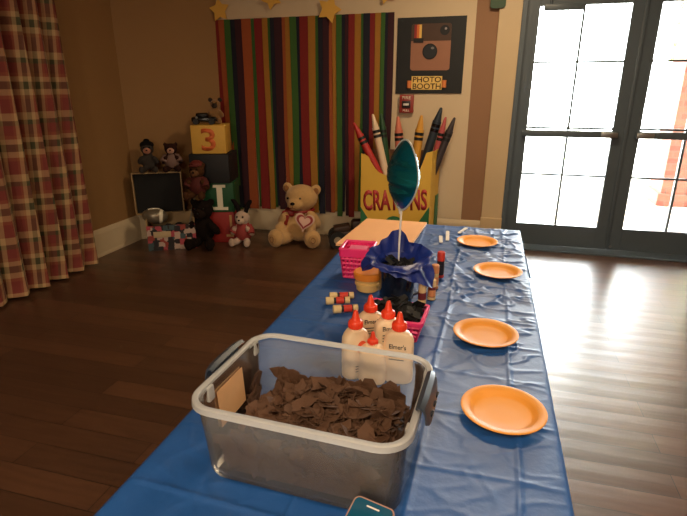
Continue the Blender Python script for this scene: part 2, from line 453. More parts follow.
# ------------------------------------------------------------------ paper backdrop, streamers, stars
bm = NB()
loops = []
for i in range(13):
    x = -2.545+(2.365)*i/12
    y = YB-.004-.004*abs(math.sin(i*1.7))
    loops.append([(x, y, .242), (x, y, 2.45), (x, y-.0015, 2.45), (x, y-.0015, .242)])
loft(bm, loops, True, True, True)
tag(fin('paper_backdrop', bm, M_paper), 'white paper backdrop taped to the back wall behind the rainbow streamers', 'backdrop')
STC = {'red': (150, 36, 32), 'orange': (186, 92, 44), 'gold': (190, 130, 44), 'green': (66, 112, 44), 'navy': (26, 28, 46), 'purple': (66, 22, 34)}
M_st = {k: mat(k+'_crepe', tuple(q*.88 for q in v), .8, var=.08, scale=30, bump=.25, bscale=140) for k, v in STC.items()}
seq = [(52, 75, 'red'), (75, 97, 'orange'), (97, 115, 'green'), (115, 135, 'navy'), (135, 160, 'purple'), (160, 190, 'orange'), (190, 205, 'green'), (205, 235, 'red'),
       (235, 250, 'gold'), (250, 262, 'green'), (262, 277, 'navy'), (277, 300, 'purple'), (300, 315, 'orange'), (315, 331, 'gold'), (331, 350, 'green'), (350, 365, 'navy'), (365, 395, 'red'),
       (395, 415, 'gold'), (415, 428, 'green'), (428, 445, 'navy'), (445, 461, 'purple'), (461, 475, 'orange'), (475, 489, 'gold'), (489, 503, 'green'), (503, 518, 'navy'), (518, 530, 'purple'), (530, 546, 'red'),
       (546, 570, 'gold'), (570, 578, 'green'), (578, 595, 'navy'), (595, 615, 'red'), (615, 634, 'gold'), (634, 643, 'green'), (643, 656, 'navy'), (656, 671, 'purple')]
ORD = 'first second third fourth fifth sixth seventh eighth'.split()
cnt = {}; tot = {k: sum(1 for s in seq if s[2] == k) for k in STC}
for i, (a, b2, c) in enumerate(seq):
    x0 = -2.593+(a-50)*.002781; x1 = -2.593+(b2-50)*.002781
    w = (x1-x0)/2+.006; xc = (x0+x1)/2
    ztop = 2.005+.012*(xc+2.6)/1.7; zbot = random.uniform(.20, .27)
    yb = YB-.013-.006*(i % 3)
    bm = NB(); loops = []
    ph = random.uniform(0, 6); tw = random.uniform(-.25, .25)
    n = 34
    for k in range(n+1):
        s = k/n; z = ztop+(zbot-ztop)*s
        sway = .012*s*math.sin(ph+s*3); ang = tw*s+.18*s*math.sin(ph+s*5)
        cx = xc+sway; dxw, dyw = w*math.cos(ang), .35*w*math.sin(ang)
        yy = yb-.010*s-.006*s*math.sin(ph*2+s*4)
        loops.append([(cx-dxw, yy-dyw, z), (cx+dxw, yy+dyw, z), (cx+dxw, yy+dyw-.0015, z), (cx-dxw, yy-dyw-.0015, z)])
    loft(bm, loops, True, True, True)
    o = fin('crepe_streamer', bm, M_st[c], smooth=60)
    k = cnt.get(c, 0); cnt[c] = k+1
    lab = {'navy': 'dark navy', 'purple': 'dark maroon'}.get(c, c)
    tag(o, '%s crepe paper streamer, %s %s one from the left on the backdrop' % (lab, ORD[k], lab), 'streamer', 'rainbow crepe streamers on the back wall')
M_star = mat('yellow_star_card', (232, 180, 78), .6, var=.04)
for x, z, R, rot, lab in ((-2.495, 2.085, .105, .10, 'yellow paper star at the left end of the streamers'), (-1.975, 2.165, .10, .5, 'yellow paper star second from the left above the streamers'),
                          (-1.435, 2.055, .115, PI*.08+PI, 'large yellow paper star overlapping the middle of the streamer tops'), (-.925, 2.175, .10, .35, 'yellow paper star above the right end of the streamers')):
    bm = NB(); prism(bm, star_pts(R, R*.55, 5, PI/2+rot), .004)
    bm.transform(UP)
    o = fin('paper_star', bm, M_star, loc=(x, YB-.045, z), smooth=0)
    tag(o, lab, 'star', 'yellow paper stars above the streamers')
bm = NB(); prism(bm, rr2(-.06, -.075, .06, .075, .025), .012); bm.transform(UP)
tag(fin('paper_cutout', bm, mat('green_card', (58, 84, 60), .6), loc=(-.015, YB-.03, 2.09), smooth=0), 'dark green paper cut-out high on the wall beside the glass doors', 'decoration')

# ------------------------------------------------------------------ photo booth poster
t = thing('photo_booth_poster', 'black poster with a brown camera picture reading PHOTO BOOTH', 'poster', (-.83, YB-.012, 1.36))
def pxy(px, py): return ((px-15)*.00173, .61-(py-38)*.00166)
def pr(x0, y0, x1, y1):
    a = pxy(x0, y1); b2 = pxy(x1, y0); return a[0], a[1], b2[0], b2[1]
bm = NB(); prism(bm, [(0, -.004), (.575, 0), (.578, .612), (0, .61)], .006); bm.transform(UP); fin('board', bm, mat('black_poster_board', (20, 22, 24), .6), t, smooth=0)
def card(name, pts, rgb, d0, th=.0015, parent=t, m=None, rough=.6):
    bm = NB(); prism(bm, pts, th, Matrix.Translation((0, 0, d0))); bm.transform(UP)
    return fin(name, bm, m or mat(name+'_paper', rgb, rough), parent, smooth=0)
cb = card('camera_body', rr2(*pr(85, 68, 280, 292), .022), (158, 108, 82), .006)
x0, y0, x1, y1 = pr(85, 68, 280, 150)
pts = [(x0, y0), (x1, y0)]+[(p[0], p[1]) for p in rrect(x1-x0, .1, .022, 0, 5, (x0+x1)/2, y1-.05) if p[1] > y1-.03]
card('camera_top', pts, (74, 50, 36), .0075, parent=cb)
for i, c in enumerate(((150, 40, 34), (214, 110, 50), (236, 190, 96))):
    card('rainbow_stripe', rect(*pr(100+i*12, 72, 112+i*12, 138)), c, .009, parent=cb)
card('flash_box', rect(*pr(97, 136, 146, 158)), (24, 20, 18), .0105, parent=cb)
c0 = pxy(248, 101); card('viewfinder', circ(*c0, .040), (20, 20, 22), .009, parent=cb); card('viewfinder_glint', circ(c0[0]+.008, c0[1]+.012, .010), (150, 140, 140), .0105, parent=cb)
c0 = pxy(180, 201); card('lens', circ(*c0, .064), (12, 13, 16), .009, parent=cb); card('lens_ring', circ(*c0, .052), (28, 32, 38), .0105, parent=cb); card('lens_glint', circ(c0[0]+.022, c0[1]+.028, .014, 20, .010), (120, 116, 116), .012, parent=cb)
bn = card('banner', rect(*pr(95, 320, 248, 388)), (236, 198, 110), .008)
for a in ((70, 343, 98, 380), (245, 340, 273, 377)):
    x0, y0, x1, y1 = pr(*a); bm = NB(); cyl(bm, ((x0+x1)/2, -.012, y0), ((x0+x1)/2, -.012, y1), (x1-x0)/2*.8); fin('banner_roll', bm, mat('orange_roll', (222, 130, 70), .6), t)
M_ink = mat('brown_ink', (70, 40, 24), .7)
for s, ya, yb_ in (('PHOTO', 322, 352), ('BOOTH', 355, 386)):
    x0, y0, x1, y1 = pr(102, ya, 243, yb_)
    text('lettering', s, M_ink, x1-x0, y1-y0-.004, UP @ Matrix.Translation(((x0+x1)/2, (y0+y1)/2, .0095)), bn, .001, .012)

# fire alarm pull station
t = thing('fire_alarm', 'small red fire alarm pull station on the wall under the poster', 'fire alarm', (-.725, YB-.01, 1.27))
bm = NB(); box(bm, (0, -.022, 0), (.125, .044, .155), bev=.008); fin('housing', bm, mat('alarm_red', (150, 52, 44), .4), t)
bm = NB(); box(bm, (0, -.048, -.005), (.075, .012, .06), bev=.004); fin('panel', bm, mat('alarm_dark', (44, 34, 36), .4), t)
bm = NB(); box(bm, (0, -.06, -.005), (.05, .016, .018), bev=.004); fin('pull_handle', bm, M_white, t)
text('lettering', 'FIRE', M_wpaint, .075, .026, Matrix.Translation((0, -.0445, .052)) @ UP, t, .001, .01)
text('lettering', 'PULL', M_wpaint, .06, .018, Matrix.Translation((0, -.0445, -.057)) @ UP, t, .001, .01)

# ------------------------------------------------------------------ crayon box prop
BX, BY = -.735, 4.32
t = thing('crayon_box', 'giant yellow cardboard crayon box lettered CRAYONS against the back wall', 'prop box', (BX, BY, 0), .07)
M_yel = mat('yellow_card', (226, 180, 66), .55, var=.05, scale=5)
M_grn = mat('green_card_trim', (40, 112, 66), .55, var=.05)
M_brn = mat('brown_cardboard', (120, 78, 52), .7, var=.08)
M_crl = mat('crimson_letter', (176, 52, 50), .55)
W2 = .30
top = [(W2, .905), (W2-.04, .895)]+[(W2-.05-.24*k/8, .70-.03*math.sin(PI*k/8)+.19*max(0, 1-k/3.)**1.4) for k in range(9)]
top += [(-.02-.22*k/7, .67+.012*k+.10*max(0, (k-4)/3.)**1.5) for k in range(1, 8)]+[(-W2, .875)]
bm = NB(); prism(bm, [(-W2, 0), (W2, 0)]+top, .008); bm.transform(UP)
fp = fin('front_panel', bm, M_yel, t, smooth=0)
bm = NB(); box(bm, (-W2+.004, .15, .43), (.008, .30, .85)); fin('side_panel', bm, M_yel, t, smooth=0)
bm = NB(); prism(bm, [(W2-.008, .0), (W2, 0), (W2+.06, .28), (W2+.052, .28)], .90); fin('side_panel', bm, M_yel, t, smooth=0)
bm = NB(); box(bm, (0, .296, .44), (2*W2-.016, .008, .88)); box(bm, (0, .15, .004), (2*W2-.016, .29, .008)); fin('back_panel', bm, M_brn, t, smooth=0)
def fcard(name, pts, m, d0=.008, th=.0015):
    bm = NB(); prism(bm, pts, th, Matrix.Translation((0, 0, d0))); bm.transform(UP); return fin(name, bm, m, fp, smooth=0)
fcard('green_corner', [(-W2, .0), (-.03, 0), (-W2, .41)], M_grn); fcard('green_corner', [(W2, .0), (.03, 0), (W2, .44)], M_grn)
fcard('green_disc', circ(.0, .25, .09), M_grn, .0095)
bm = NB(); prism(bm, [(W2+.040, .170), (W2+.043, .170), (W2+.066, .278), (W2+.063, .278)], .50); fin('green_side', bm, M_grn, t, smooth=0)
text('lettering', 'CRAYONS', M_crl, .555, .185, Matrix.Translation((0, -.0085, .482)) @ Matrix.Rotation(-.05, 4, 'Y') @ UP, fp, .0015, .035, 1.0)
def crayon(label, rgb, tip, foot, r, wrap=True, dark=None):
    foot = Vector(foot); tip = Vector(tip); L = (tip-foot).length
    th = thing('giant_crayon', label, 'crayon', foot, 0, 'giant crayons in the crayon box')
    d = (tip-foot).normalized()
    th.rotation_euler = d.to_track_quat('Z', 'Y').to_euler()
    m = mat('crayon_paper', rgb, .5, var=.05)
    bm = NB(); lathe(bm, [(r, 0), (r, L-.2), (r, L-.115)], 20); fin('body', bm, m, th)
    bm = NB(); lathe(bm, [(r*.82, L-.115), (r*.80, L-.10), (r*.35, L-.012), (r*.25, L-.003), (.001, L)], 20); fin('tip', bm, m, th)
    for a in ((L-.165, L-.14), (L-.205, L-.18)) if wrap else ((L-.17, L-.15),):
        bm = NB(); lathe(bm, [(r+.0012, a[0]), (r+.0012, a[1])], 20); tag(fin('wrapper_band', bm, dark or M_black, th), 'dark band round the crayon')
ZF = .464
bm = NB(); box(bm, (0, .148, .455), (2*W2-.018, .285, .008)); fin('inner_shelf', bm, M_brn, t)
crayon('red giant crayon leaning out of the left side of the box', (178, 40, 36), (-1.135, 4.42, 1.12), (-.77, 4.40, ZF), .032)
crayon('white giant crayon beside the red one in the box', (226, 200, 168), (-.985, 4.50, 1.19), (-.80, 4.48, ZF), .032)
crayon('dark green giant crayon behind the white one in the box', (34, 74, 44), (-.925, 4.575, 1.19), (-.82, 4.565, ZF), .030)
crayon('salmon pink giant crayon upright in the middle of the box', (206, 116, 92), (-.77, 4.55, 1.17), (-.715, 4.55, ZF), .037)
crayon('gold giant crayon right of the balloon in the box', (206, 148, 52), (-.55, 4.42, 1.19), (-.615, 4.42, ZF), .037)
crayon('dark blue giant crayon, tallest at the right of the box', (38, 48, 58), (-.40, 4.52, 1.25), (-.60, 4.51, ZF), .037, True, M_blackg)
crayon('small pink giant crayon between the two dark ones', (190, 84, 84), (-.365, 4.60, 1.17), (-.515, 4.58, ZF), .028)
crayon('dark grey giant crayon leaning furthest right of the box', (58, 50, 52), (-.285, 4.53, 1.17), (-.515, 4.505, ZF), .032)

# ------------------------------------------------------------------ plush toys
def fur(name, rgb, var=.12): return mat(name, rgb, .95, var=var, scale=40, bump=.8, bscale=160, spec=.15, sheen=.25 if max(rgb) > 140 else 0)
def teddy_bear():
    t = thing('teddy_bear', 'large cream teddy bear with a heart sitting against the streamers', 'teddy bear', (-1.66, 4.42, 0), .17)
    m = fur('cream_fur', (206, 164, 108))
    P = [((0, .06, .175), (.145, .135, .17)), ((0, .03, .13), (.16, .14, .13)), ((.02, .03, .425), (.155, .13, .125)), ((-.02, -.075, .385), (.075, .06, .058)),
         ((-.115, .05, .515), (.045, .03, .05)), ((.155, .05, .495), (.047, .03, .055), (0, .5, 0)),
         ((-.14, -.03, .225), (.055, .065, .11), (.5, .45, 0)), ((-.165, -.10, .15), (.055, .06, .06)),
         ((.14, -.02, .225), (.055, .065, .11), (.5, -.45, 0)), ((.12, -.10, .17), (.055, .06, .055)),
         ((-.13, -.10, .075), (.075, .14, .072), (0, 0, -.5)), ((-.19, -.20, .088), (.078, .055, .088), (0, 0, -.35)),
         ((.13, -.10, .075), (.075, .14, .072), (0, 0, .35)), ((.155, -.20, .088), (.078, .055, .088), (0, 0, .25))]
    blob('body', P, .009, m, t, 4)
    bm = NB(); ell(bm, (-.035, -.132, .398), (.022, .014, .016)); tag(fin('nose', bm, M_eye, t), 'dark nose')
    for x in (-.088, .030):
        bm = NB(); ell(bm, (x, -.083 if x < 0 else -.092, .440), .011); fin('eye', bm, M_eye, t)
    M_mouth = mat('mouth_thread', (120, 76, 48), .8)
    bm = NB(); tube(bm, [(-.035, -.136, .385), (-.034, -.137, .362)], .003, 6); tube(bm, [(-.06, -.126, .355), (-.034, -.136, .360), (-.01, -.130, .355)], .003, 6); fin('mouth', bm, M_mouth, t)
    for x in (-.120, .160):
        bm = NB(); ell(bm, (x, .018, .512 if x < 0 else .492), (.026, .012, .030)); fin('inner_ear', bm, fur('tan_ear', (150, 104, 62)), t)
    M_rib = mat('red_ribbon', (140, 30, 24), .5)
    bm = NB(); tube(bm, [(.13*math.cos(a), .05+.115*math.sin(a), .305) for a in [2*PI*k/20 for k in range(21)]], .013, 8)
    ell(bm, (-.075, -.07, .295), (.045, .016, .03), (0, .4, 0)); ell(bm, (-.125, -.075, .30), (.03, .012, .022), (0, -.6, 0))
    box(bm, (-.105, -.095, .235), (.035, .008, .10), (.1, .25, 0), .003); fin('ribbon', bm, M_rib, t)
    def heart(s): return [(s*.074*16*math.sin(a)**3/16, s*.074*(13*math.cos(a)-5*math.cos(2*a)-2*math.cos(3*a)-math.cos(4*a))/16) for a in [2*PI*k/40 for k in range(40)]]
    HM = Matrix.Translation((.075, -.15, .245)) @ Euler((-.15, .2, .15)).to_matrix().to_4x4() @ UP
    bm = NB(); prism(bm, heart(1.25), .03, HM); bmesh.ops.bevel(bm, geom=list(bm.edges), offset=.006, segments=2, affect='EDGES'); h = fin('heart', bm, mat('heart_lace', (212, 180, 160), .7), t)
    bm = NB(); prism(bm, heart(1.02), .006, HM @ Matrix.Translation((0, 0, .028))); fin('heart_border', bm, mat('heart_red', (150, 40, 40), .6), h, smooth=0)
    bm = NB(); prism(bm, heart(.72), .006, HM @ Matrix.Translation((0, 0, .032))); fin('heart_centre', bm, mat('heart_white', (220, 178, 160), .6), h, smooth=0)
    for x, y, rz in ((-.212, -.255, -.4), (.170, -.256, .25)):
        bm = NB(); ell(bm, (x, y+.012, .09), (.046, .014, .052), (0, 0, rz)); fp_ = fin('paw_pad', bm, fur('pad_plush', (190, 148, 96)), t)
        bm = NB(); tube(bm, [(x+.02*math.cos(a)*math.cos(rz), y-.004+.02*math.cos(a)*math.sin(rz), .09+.026*math.sin(a)) for a in [2*PI*k/16 for k in range(17)]], .0025, 6); fin('paw_stitching', bm, M_mouth, fp_)
teddy_bear()

def plush(name, label, cat, loc, rz, s, body, muzzle=None, ears=('round', None), shirt=None, hat=None, pose='sit', hair=None, voxel=.012):
    t = thing(name, label, cat, loc, rz)
    m = fur(name+'_fur', body)
    P = [((0, 0, .30*s), (.19*s, .16*s, .22*s)), ((0, -.02*s, .64*s), (.18*s, .165*s, .165*s)), ((0, -.14*s, .60*s), (.09*s, .08*s, .07*s)),
         ((-.2*s, -.09*s, .34*s), (.07*s, .08*s, .16*s), (.5, .5, 0)), ((.2*s, -.09*s, .34*s), (.07*s, .08*s, .16*s), (.5, -.5, 0)),
         ((-.14*s, -.17*s, .09*s), (.08*s, .2*s, .085*s), (0, 0, -.35)), ((.14*s, -.17*s, .09*s), (.08*s, .2*s, .085*s), (0, 0, .35)),
         ((-.18*s, -.32*s, .11*s), (.08*s, .06*s, .11*s)), ((.18*s, -.32*s, .11*s), (.08*s, .06*s, .11*s))]
    kind, ec = ears
    if kind == 'round' and not ec: P += [((-.15*s, .0, .77*s), (.065*s, .04*s, .065*s)), ((.15*s, 0, .77*s), (.065*s, .04*s, .065*s))]
    b = blob('body', P, voxel, m, t, 3)
    if ec:
        for sx in (-1, 1):
            bm = NB()
            if kind == 'round': ell(bm, (sx*.16*s, 0, .78*s), (.075*s, .04*s, .075*s))
            else:
                pts = [(sx*.08*s, 0, .76*s), (sx*.12*s, .02*s, .90*s), (sx*.2*s, .02*s, 1.02*s), (sx*.24*s, -.02*s, 1.06*s)]
                tube(bm, pts, [.05*s, .06*s, .05*s, .015*s], 10)
            fin('ear', bm, fur(name+'_ear', ec), t)
    if muzzle:
        bm = NB(); ell(bm, (0, -.165*s, .60*s), (.10*s, .075*s, .085*s)); fin('muzzle', bm, fur(name+'_muzzle', muzzle), t)
    bm = NB(); ell(bm, (0, -.245*s, .625*s), (.03*s, .022*s, .022*s)); fin('nose', bm, M_eye, t)
    for sx in (-1, 1):
        bm = NB(); ell(bm, (sx*.07*s, -.172*s, .69*s), .022*s); fin('eye', bm, M_eye, t)
    if shirt:
        bm = NB(); lathe(bm, [(.15*s, .12*s), (.215*s, .22*s), (.215*s, .36*s), (.15*s, .49*s), (.12*s, .51*s)], 24, sy=.88, cap0=False, cap1=False); 
        for sx in (-1, 1): tube(bm, [(sx*.14*s, -.02*s, .44*s), (sx*.2*s, -.08*s, .36*s), (sx*.23*s, -.13*s, .29*s)], [.085*s, .095*s, .09*s], 12)
        fin('shirt', bm, mat(name+'_shirt', shirt, .8), t)
    if hat:
        bm = NB(); lathe(bm, [(.15*s, .76*s), (.14*s, .82*s), (.08*s, .87*s), (.01*s, .885*s)], 20); box(bm, (0, -.16*s, .77*s), (.2*s, .12*s, .02*s), bev=.006*s)
        fin('cap', bm, mat(name+'_cap', hat, .7), t)
    if hair:
        bm = NB(); ell(bm, (0, .02*s, .74*s), (.185*s, .16*s, .12*s)); ell(bm, (0, .02*s, .86*s), (.08*s, .07*s, .05*s)); fin('hair', bm, fur(name+'_hair', hair), t)
    return t

# ------------------------------------------------------------------ toy chest in the corner
CR = math.radians(30)
t = thing('toy_chest', 'open toy chest with black raised lid and patchwork printed front', 'toy chest', (-2.875, 3.77, 0), CR)
M_patch = patch_mat(); M_cream = mat('chest_cream', (160, 132, 92), .6, var=.08); M_blk2 = mat('chest_black_lining', (15, 14, 14), .8)
cw, cd, ch = .42, .28, .23
bm = NB(); box(bm, (cw/2, .006, ch/2), (cw, .012, ch)); fin('front_panel', bm, M_patch, t, smooth=0)
bm = NB(); box(bm, (.006, cd/2, ch/2+.03), (.012, cd-.024, ch+.06)); box(bm, (cw-.006, cd/2, ch/2+.03), (.012, cd-.024, ch+.06)); box(bm, (cw/2, cd-.006, ch/2+.03), (cw, .012, ch+.06)); box(bm, (cw/2, cd/2, .006), (cw-.024, cd-.024, .012))
fin('case', bm, M_cream, t, smooth=0)
lid_x0, lid_x1, lz0, lz1 = -.10, .325, .285, .665
bm = NB(); box(bm, ((lid_x0+lid_x1)/2, cd+.03, (lz0+lz1)/2), (lid_x1-lid_x0, .03, lz1-lz0)); ld = fin('lid', bm, M_blk2, t, smooth=0)
bm = NB()
for x in (lid_x0, lid_x1): box(bm, (x, cd+.005, (lz0+lz1)/2), (.012, .07, lz1-lz0+.01), bev=.003)
box(bm, ((lid_x0+lid_x1)/2, cd+.005, lz1), (lid_x1-lid_x0, .07, .012), bev=.003); box(bm, ((lid_x0+lid_x1)/2, cd+.005, lz0), (lid_x1-lid_x0, .07, .012), bev=.003)
fin('lid_rim', bm, M_cream, ld)
bm = NB(); box(bm, (.13, -.004, .15), (.15, .004, .055), bev=.001); tag(fin('name_plate', bm, mat('pale_plate', (190, 168, 130), .6), t), 'pale card on the chest front')
def cw2(x, y, z=0): 
    v = Vector((-2.875, 3.77, 0))+Matrix.Rotation(CR, 3, 'Z') @ Vector((x, y, 0)); return (v.x, v.y, z)
# things in the chest: dark bedding that fills it, the silver ball on top
bm = NB(); 
for k in range(14): ell(bm, (random.uniform(.08, .34), random.uniform(.07, .21), random.uniform(.10, .17)), (.07, .06, .05), (random.random(), random.random(), random.random()), 2)
o = fin('dress_up_clothes', bm, mat('dark_cloth', (40, 32, 34), .9, var=.4, scale=30)); o.location = cw2(0, 0); o.rotation_euler = (0, 0, CR); tag(o, 'dark dress-up clothes heaped inside the open toy chest', 'clothes', kind='stuff')
t = thing('toy_football', 'silver grey toy football with a white stripe on the toy chest', 'ball', cw2(.075, .10, .30), CR)
def foot_r(u): return .072*math.sqrt(max(0, 1-u*u))**1.1
bm = NB(); lathe(bm, [(max(.001, foot_r(-1+2*k/20)), -.115+.23*k/20) for k in range(21)], 28); bm.transform(T((0, 0, 0), (0, PI/2+.12, 0))); fin('skin', bm, mat('silver_skin', (132, 122, 104), .3, .5), t)
bm = NB(); lathe(bm, [(foot_r(u)+.0015, .115*u) for u in (.38, .44, .50, .56, .62)], 28, cap0=False, cap1=False); bm.transform(T((0, 0, 0), (0, PI/2+.12, 0))); fin('stripe', bm, M_wpaint, t)
bm = NB(); tube(bm, [(-.05+.02*k, -.02, 0.0735-.0016*abs(k-2.5)**2*.6) for k in range(6)], .006, 8); fin('lacing', bm, M_wpaint, t)
plush('plush_mole', 'grey plush toy with pink muzzle sitting on top of the chest lid', 'plush toy', cw2(.055, cd+.03, .668), .55, .33, (66, 60, 56), (190, 128, 104), ('none', None), hair=(22, 20, 20))
plush('plush_monkey', 'dark brown plush monkey with pale face on the right of the chest lid', 'plush toy', cw2(.26, cd+.03, .668), .5, .32, (52, 30, 24), (200, 150, 126), shirt=(128, 100, 90))
p0, p1 = Vector((-2.66, 4.05, .02)), Vector((-2.50, 4.055, .585))
bm = NB(); tube(bm, [p0+(p1-p0)*k/6 for k in range(7)], [.010, .010, .010, .010, .009, .008, .006], 10)
tag(fin('toy_wand', bm, mat('grey_wand', (150, 140, 120), .5)), 'thin grey toy stick leaning between the chest and the blocks', 'stick')

# ------------------------------------------------------------------ block tower
TR = math.radians(16); TC = Vector((-2.45, 4.33, 0))
def block(label, rgb, z, w, h, dx_=0, dr=0, letter=None, lrgb=(235, 225, 200), lw=.6, lh=.7, lx=0):
    t = thing('cardboard_block', label, 'block', (TC.x+dx_, TC.y, z), TR+dr, 'big cardboard alphabet blocks')
    bm = NB(); box(bm, (0, 0, h/2), (w, w, h), bev=.006); fin('block_faces', bm, mat('block_card', rgb, .6, var=.07), t)
    if letter: text('lettering', letter, mat('block_letter', lrgb, .6), w*lw, h*lh, Matrix.Translation((lx, -w/2, h/2)) @ UP, t, .003, .02)
    return t
block('red cardboard block at the bottom of the block tower', (150, 34, 28), 0, .29, .298, .03, .0)
o = [x for x in COL.objects if x.name.startswith('cardboard_block')][-1]
bm = NB(); box(bm, (.11, -.147, .165), (.022, .003, .21)); box(bm, (.095, -.147, .07), (.07, .003, .022)); fin('lettering', bm, mat('tan_letter', (190, 150, 96), .6), o, smooth=0)
block('green cardboard block with a white letter I in the tower', (20, 78, 44), .299, .295, .275, .035, .0)
o = [x for x in COL.objects if x.name.startswith('cardboard_block')][-1]
bm = NB(); box(bm, (.02, -.149, .14), (.052, .004, .22)); box(bm, (.02, -.1492, .245), (.115, .005, .026)); box(bm, (.02, -.1492, .035), (.14, .005, .028)); tag(fin('lettering', bm, M_wpaint, o, smooth=0), 'white letter I')
block('black cardboard block third from the floor in the tower', (20, 20, 24), .575, .36, .262, -.012, -.03)
block('yellow cardboard block with an orange number 3 topping the tower', (220, 172, 72), .838, .305, .25, -.02, .05, '3', (214, 106, 52), .42, .8)
# toys on and around the tower
tz = .838+.2505
t = thing('toy_car', 'shiny black toy car on the yellow number block', 'toy car', (TC.x-.05, TC.y-.05, tz), TR+.1)
bm = NB(); box(bm, (0, 0, .045), (.22, .09, .045), bev=.015); fin('body', bm, M_blackg, t)
bm = NB(); box(bm, (-.015, 0, .082), (.11, .075, .04), bev=.016); fin('cab', bm, M_blackg, t)
for x in (-.07, .07):
    for y in (-.045, .045):
        bm = NB(); cyl(bm, (x, y-.009, .026), (x, y+.009, .026), .026); fin('wheel', bm, mat('toy_tyre', (20, 20, 20), .6), t)
bm = NB(); ell(bm, (-.06, -.047, .062), (.012, .006, .012)); fin('headlight', bm, M_metal, t)
plush('plush_cat', 'tan plush toy with grey head sitting behind the black toy car', 'plush toy', (TC.x+.005, TC.y+.075, tz), TR, .27, (150, 110, 66), (70, 58, 50), ('round', (60, 50, 46)))
t = plush('plush_bear', 'small brown teddy in a red shirt and cap on the block tower', 'teddy bear', (TC.x-.045, TC.y-.255, .45), TR-.15, .39, (80, 50, 30), (112, 78, 52), shirt=(84, 28, 22), hat=(104, 34, 28))
plush('plush_gorilla', 'dark brown plush animal sitting in front of the red block', 'plush toy', (TC.x-.02, TC.y-.26, 0), TR-.1, .54, (26, 18, 14), (36, 25, 19))
plush('plush_pup', 'small white plush pup with dark ears and red shirt on the floor', 'plush toy', (-2.15, 4.22, 0), .1, .40, (205, 178, 158), (215, 190, 168), ('long', (28, 22, 24)), shirt=(150, 56, 52))
# dark toy truck beside the bear
t = thing('toy_truck', 'dark brown toy truck with black wheels on the floor by the bear', 'toy truck', (-1.19, 4.42, 0), .35)
M_tr = mat('truck_brown', (58, 38, 28), .5); M_ty = mat('truck_tyre', (18, 17, 17), .6)
bm = NB(); box(bm, (.03, 0, .12), (.30, .13, .07), bev=.015); box(bm, (-.02, 0, .09), (.24, .09, .03)); fin('chassis', bm, M_tr, t)
bm = NB(); box(bm, (.10, 0, .20), (.12, .12, .10), (0, 0, 0), .02); fin('cab', bm, M_tr, t)
bm = NB(); box(bm, (-.05, 0, .175), (.15, .13, .05), (0, -.15, 0), .01); fin('tipper', bm, M_tr, t)
for x in (-.075, .125):
    for y in (-.075, .075):
        bm = NB(); cyl(bm, (x-.02, y-.025, .08), (x-.02, y+.025, .08), .08, seg=28); w = fin('wheel', bm, M_ty, t)
        bm = NB(); cyl(bm, (x-.02, y-.028, .08), (x-.02, y+.028, .08), .034); fin('hub', bm, mat('hub_grey', (150, 134, 112), .4), w)

# ------------------------------------------------------------------ the table and its cloth
TX0, TX1, TY0, TY1, TZ = -.58, .188, .16, 2.598, .735
t = thing('folding_table', 'long folding table under the blue plastic tablecloth', 'table', ((TX0+TX1)/2, (TY0+TY1)/2, 0))
tw, tl = TX1-TX0-.006, TY1-TY0-.006
bm = NB(); loft(bm, [rrect(tw, tl, .03, z) for z in (.70, .735)], True, True, True); fin('tabletop', bm, mat('white_table_plastic', (215, 212, 204), .5), t)
M_leg = mat('grey_leg_steel', (110, 110, 108), .4, .6)
for sy in (-1, 1):
    for sx in (-1, 1):
        bm = NB(); tube(bm, [(sx*.30, sy*.95, 0), (sx*.30, sy*.93, .35), (sx*.30, sy*.90, .70)], .014, 10); fin('leg', bm, M_leg, t)
    bm = NB(); tube(bm, [(-.30, sy*.945, .08), (.30, sy*.945, .08)], .012, 10); tube(bm, [(-.30, sy*.90, .66), (.30, sy*.90, .66)], .012, 10); fin('cross_bar', bm, M_leg, t)

def crease(d, w=.0045): return math.exp(-(d/w)**2)
FLAT = [(.082, 1.006, .09), (.04, 1.371, .09), (.078, 1.918, .09), (-.008, 2.297, .09), (-.257, 1.6, .08), (-.43, 1.5, .09), (-.205, 1.385, .13), (-.21, 1.12, .11), (-.425, 1.775, .09), (-.15, 1.70, .05), (-.138, 1.835, .04), (-.362, 1.625, .06),
        (-.44, 2.2, .12), (-.44, 2.33, .15), (-.44, 2.46, .12), (-.36, .8, .16), (-.26, .8, .16), (-.17, .78, .16)]
def cloth_z(x, y):
    z = cloth_z0(x, y)
    for fx, fy, fr in FLAT:
        d = math.hypot(x-fx, y-fy)
        if d < fr+.02: z = min(z, .0035+max(0, d-fr)*.5)
    return z
def cloth_z0(x, y):
    z = .0
    # fold creases pressed in by the packet
    for cx in (.105, -.27, -.08): z += .0030*crease(x-cx-.004*math.sin(y*9))
    for k in range(14):
        cy = .62+.178*k+.006*math.sin(x*7+k)
        z += .0032*crease(y-cy)*(1 if k % 2 == 0 else .7)
    # soft sag and pulled wrinkles
    s = noise.noise(Vector((x*2.6, y*2.0, 3.1)))
    z += .002*s
    w = max(0, min(1, (y-1.1)/.6))*max(0, min(1, (x+.25)/.12))
    q = noise.noise(Vector((x*5+y*4.0, y*13-x*5, .7)))+.5*noise.noise(Vector((x*11, y*26, 5.2)))
    z += (.0012+.0065*w)*max(0, 1-abs(q)*6.5)
    q2 = noise.noise(Vector((x*9-y*3, y*7+x*6, 9.7)))
    z += (.0014+.003*w)*max(0, 1-abs(q2)*9)
    return z
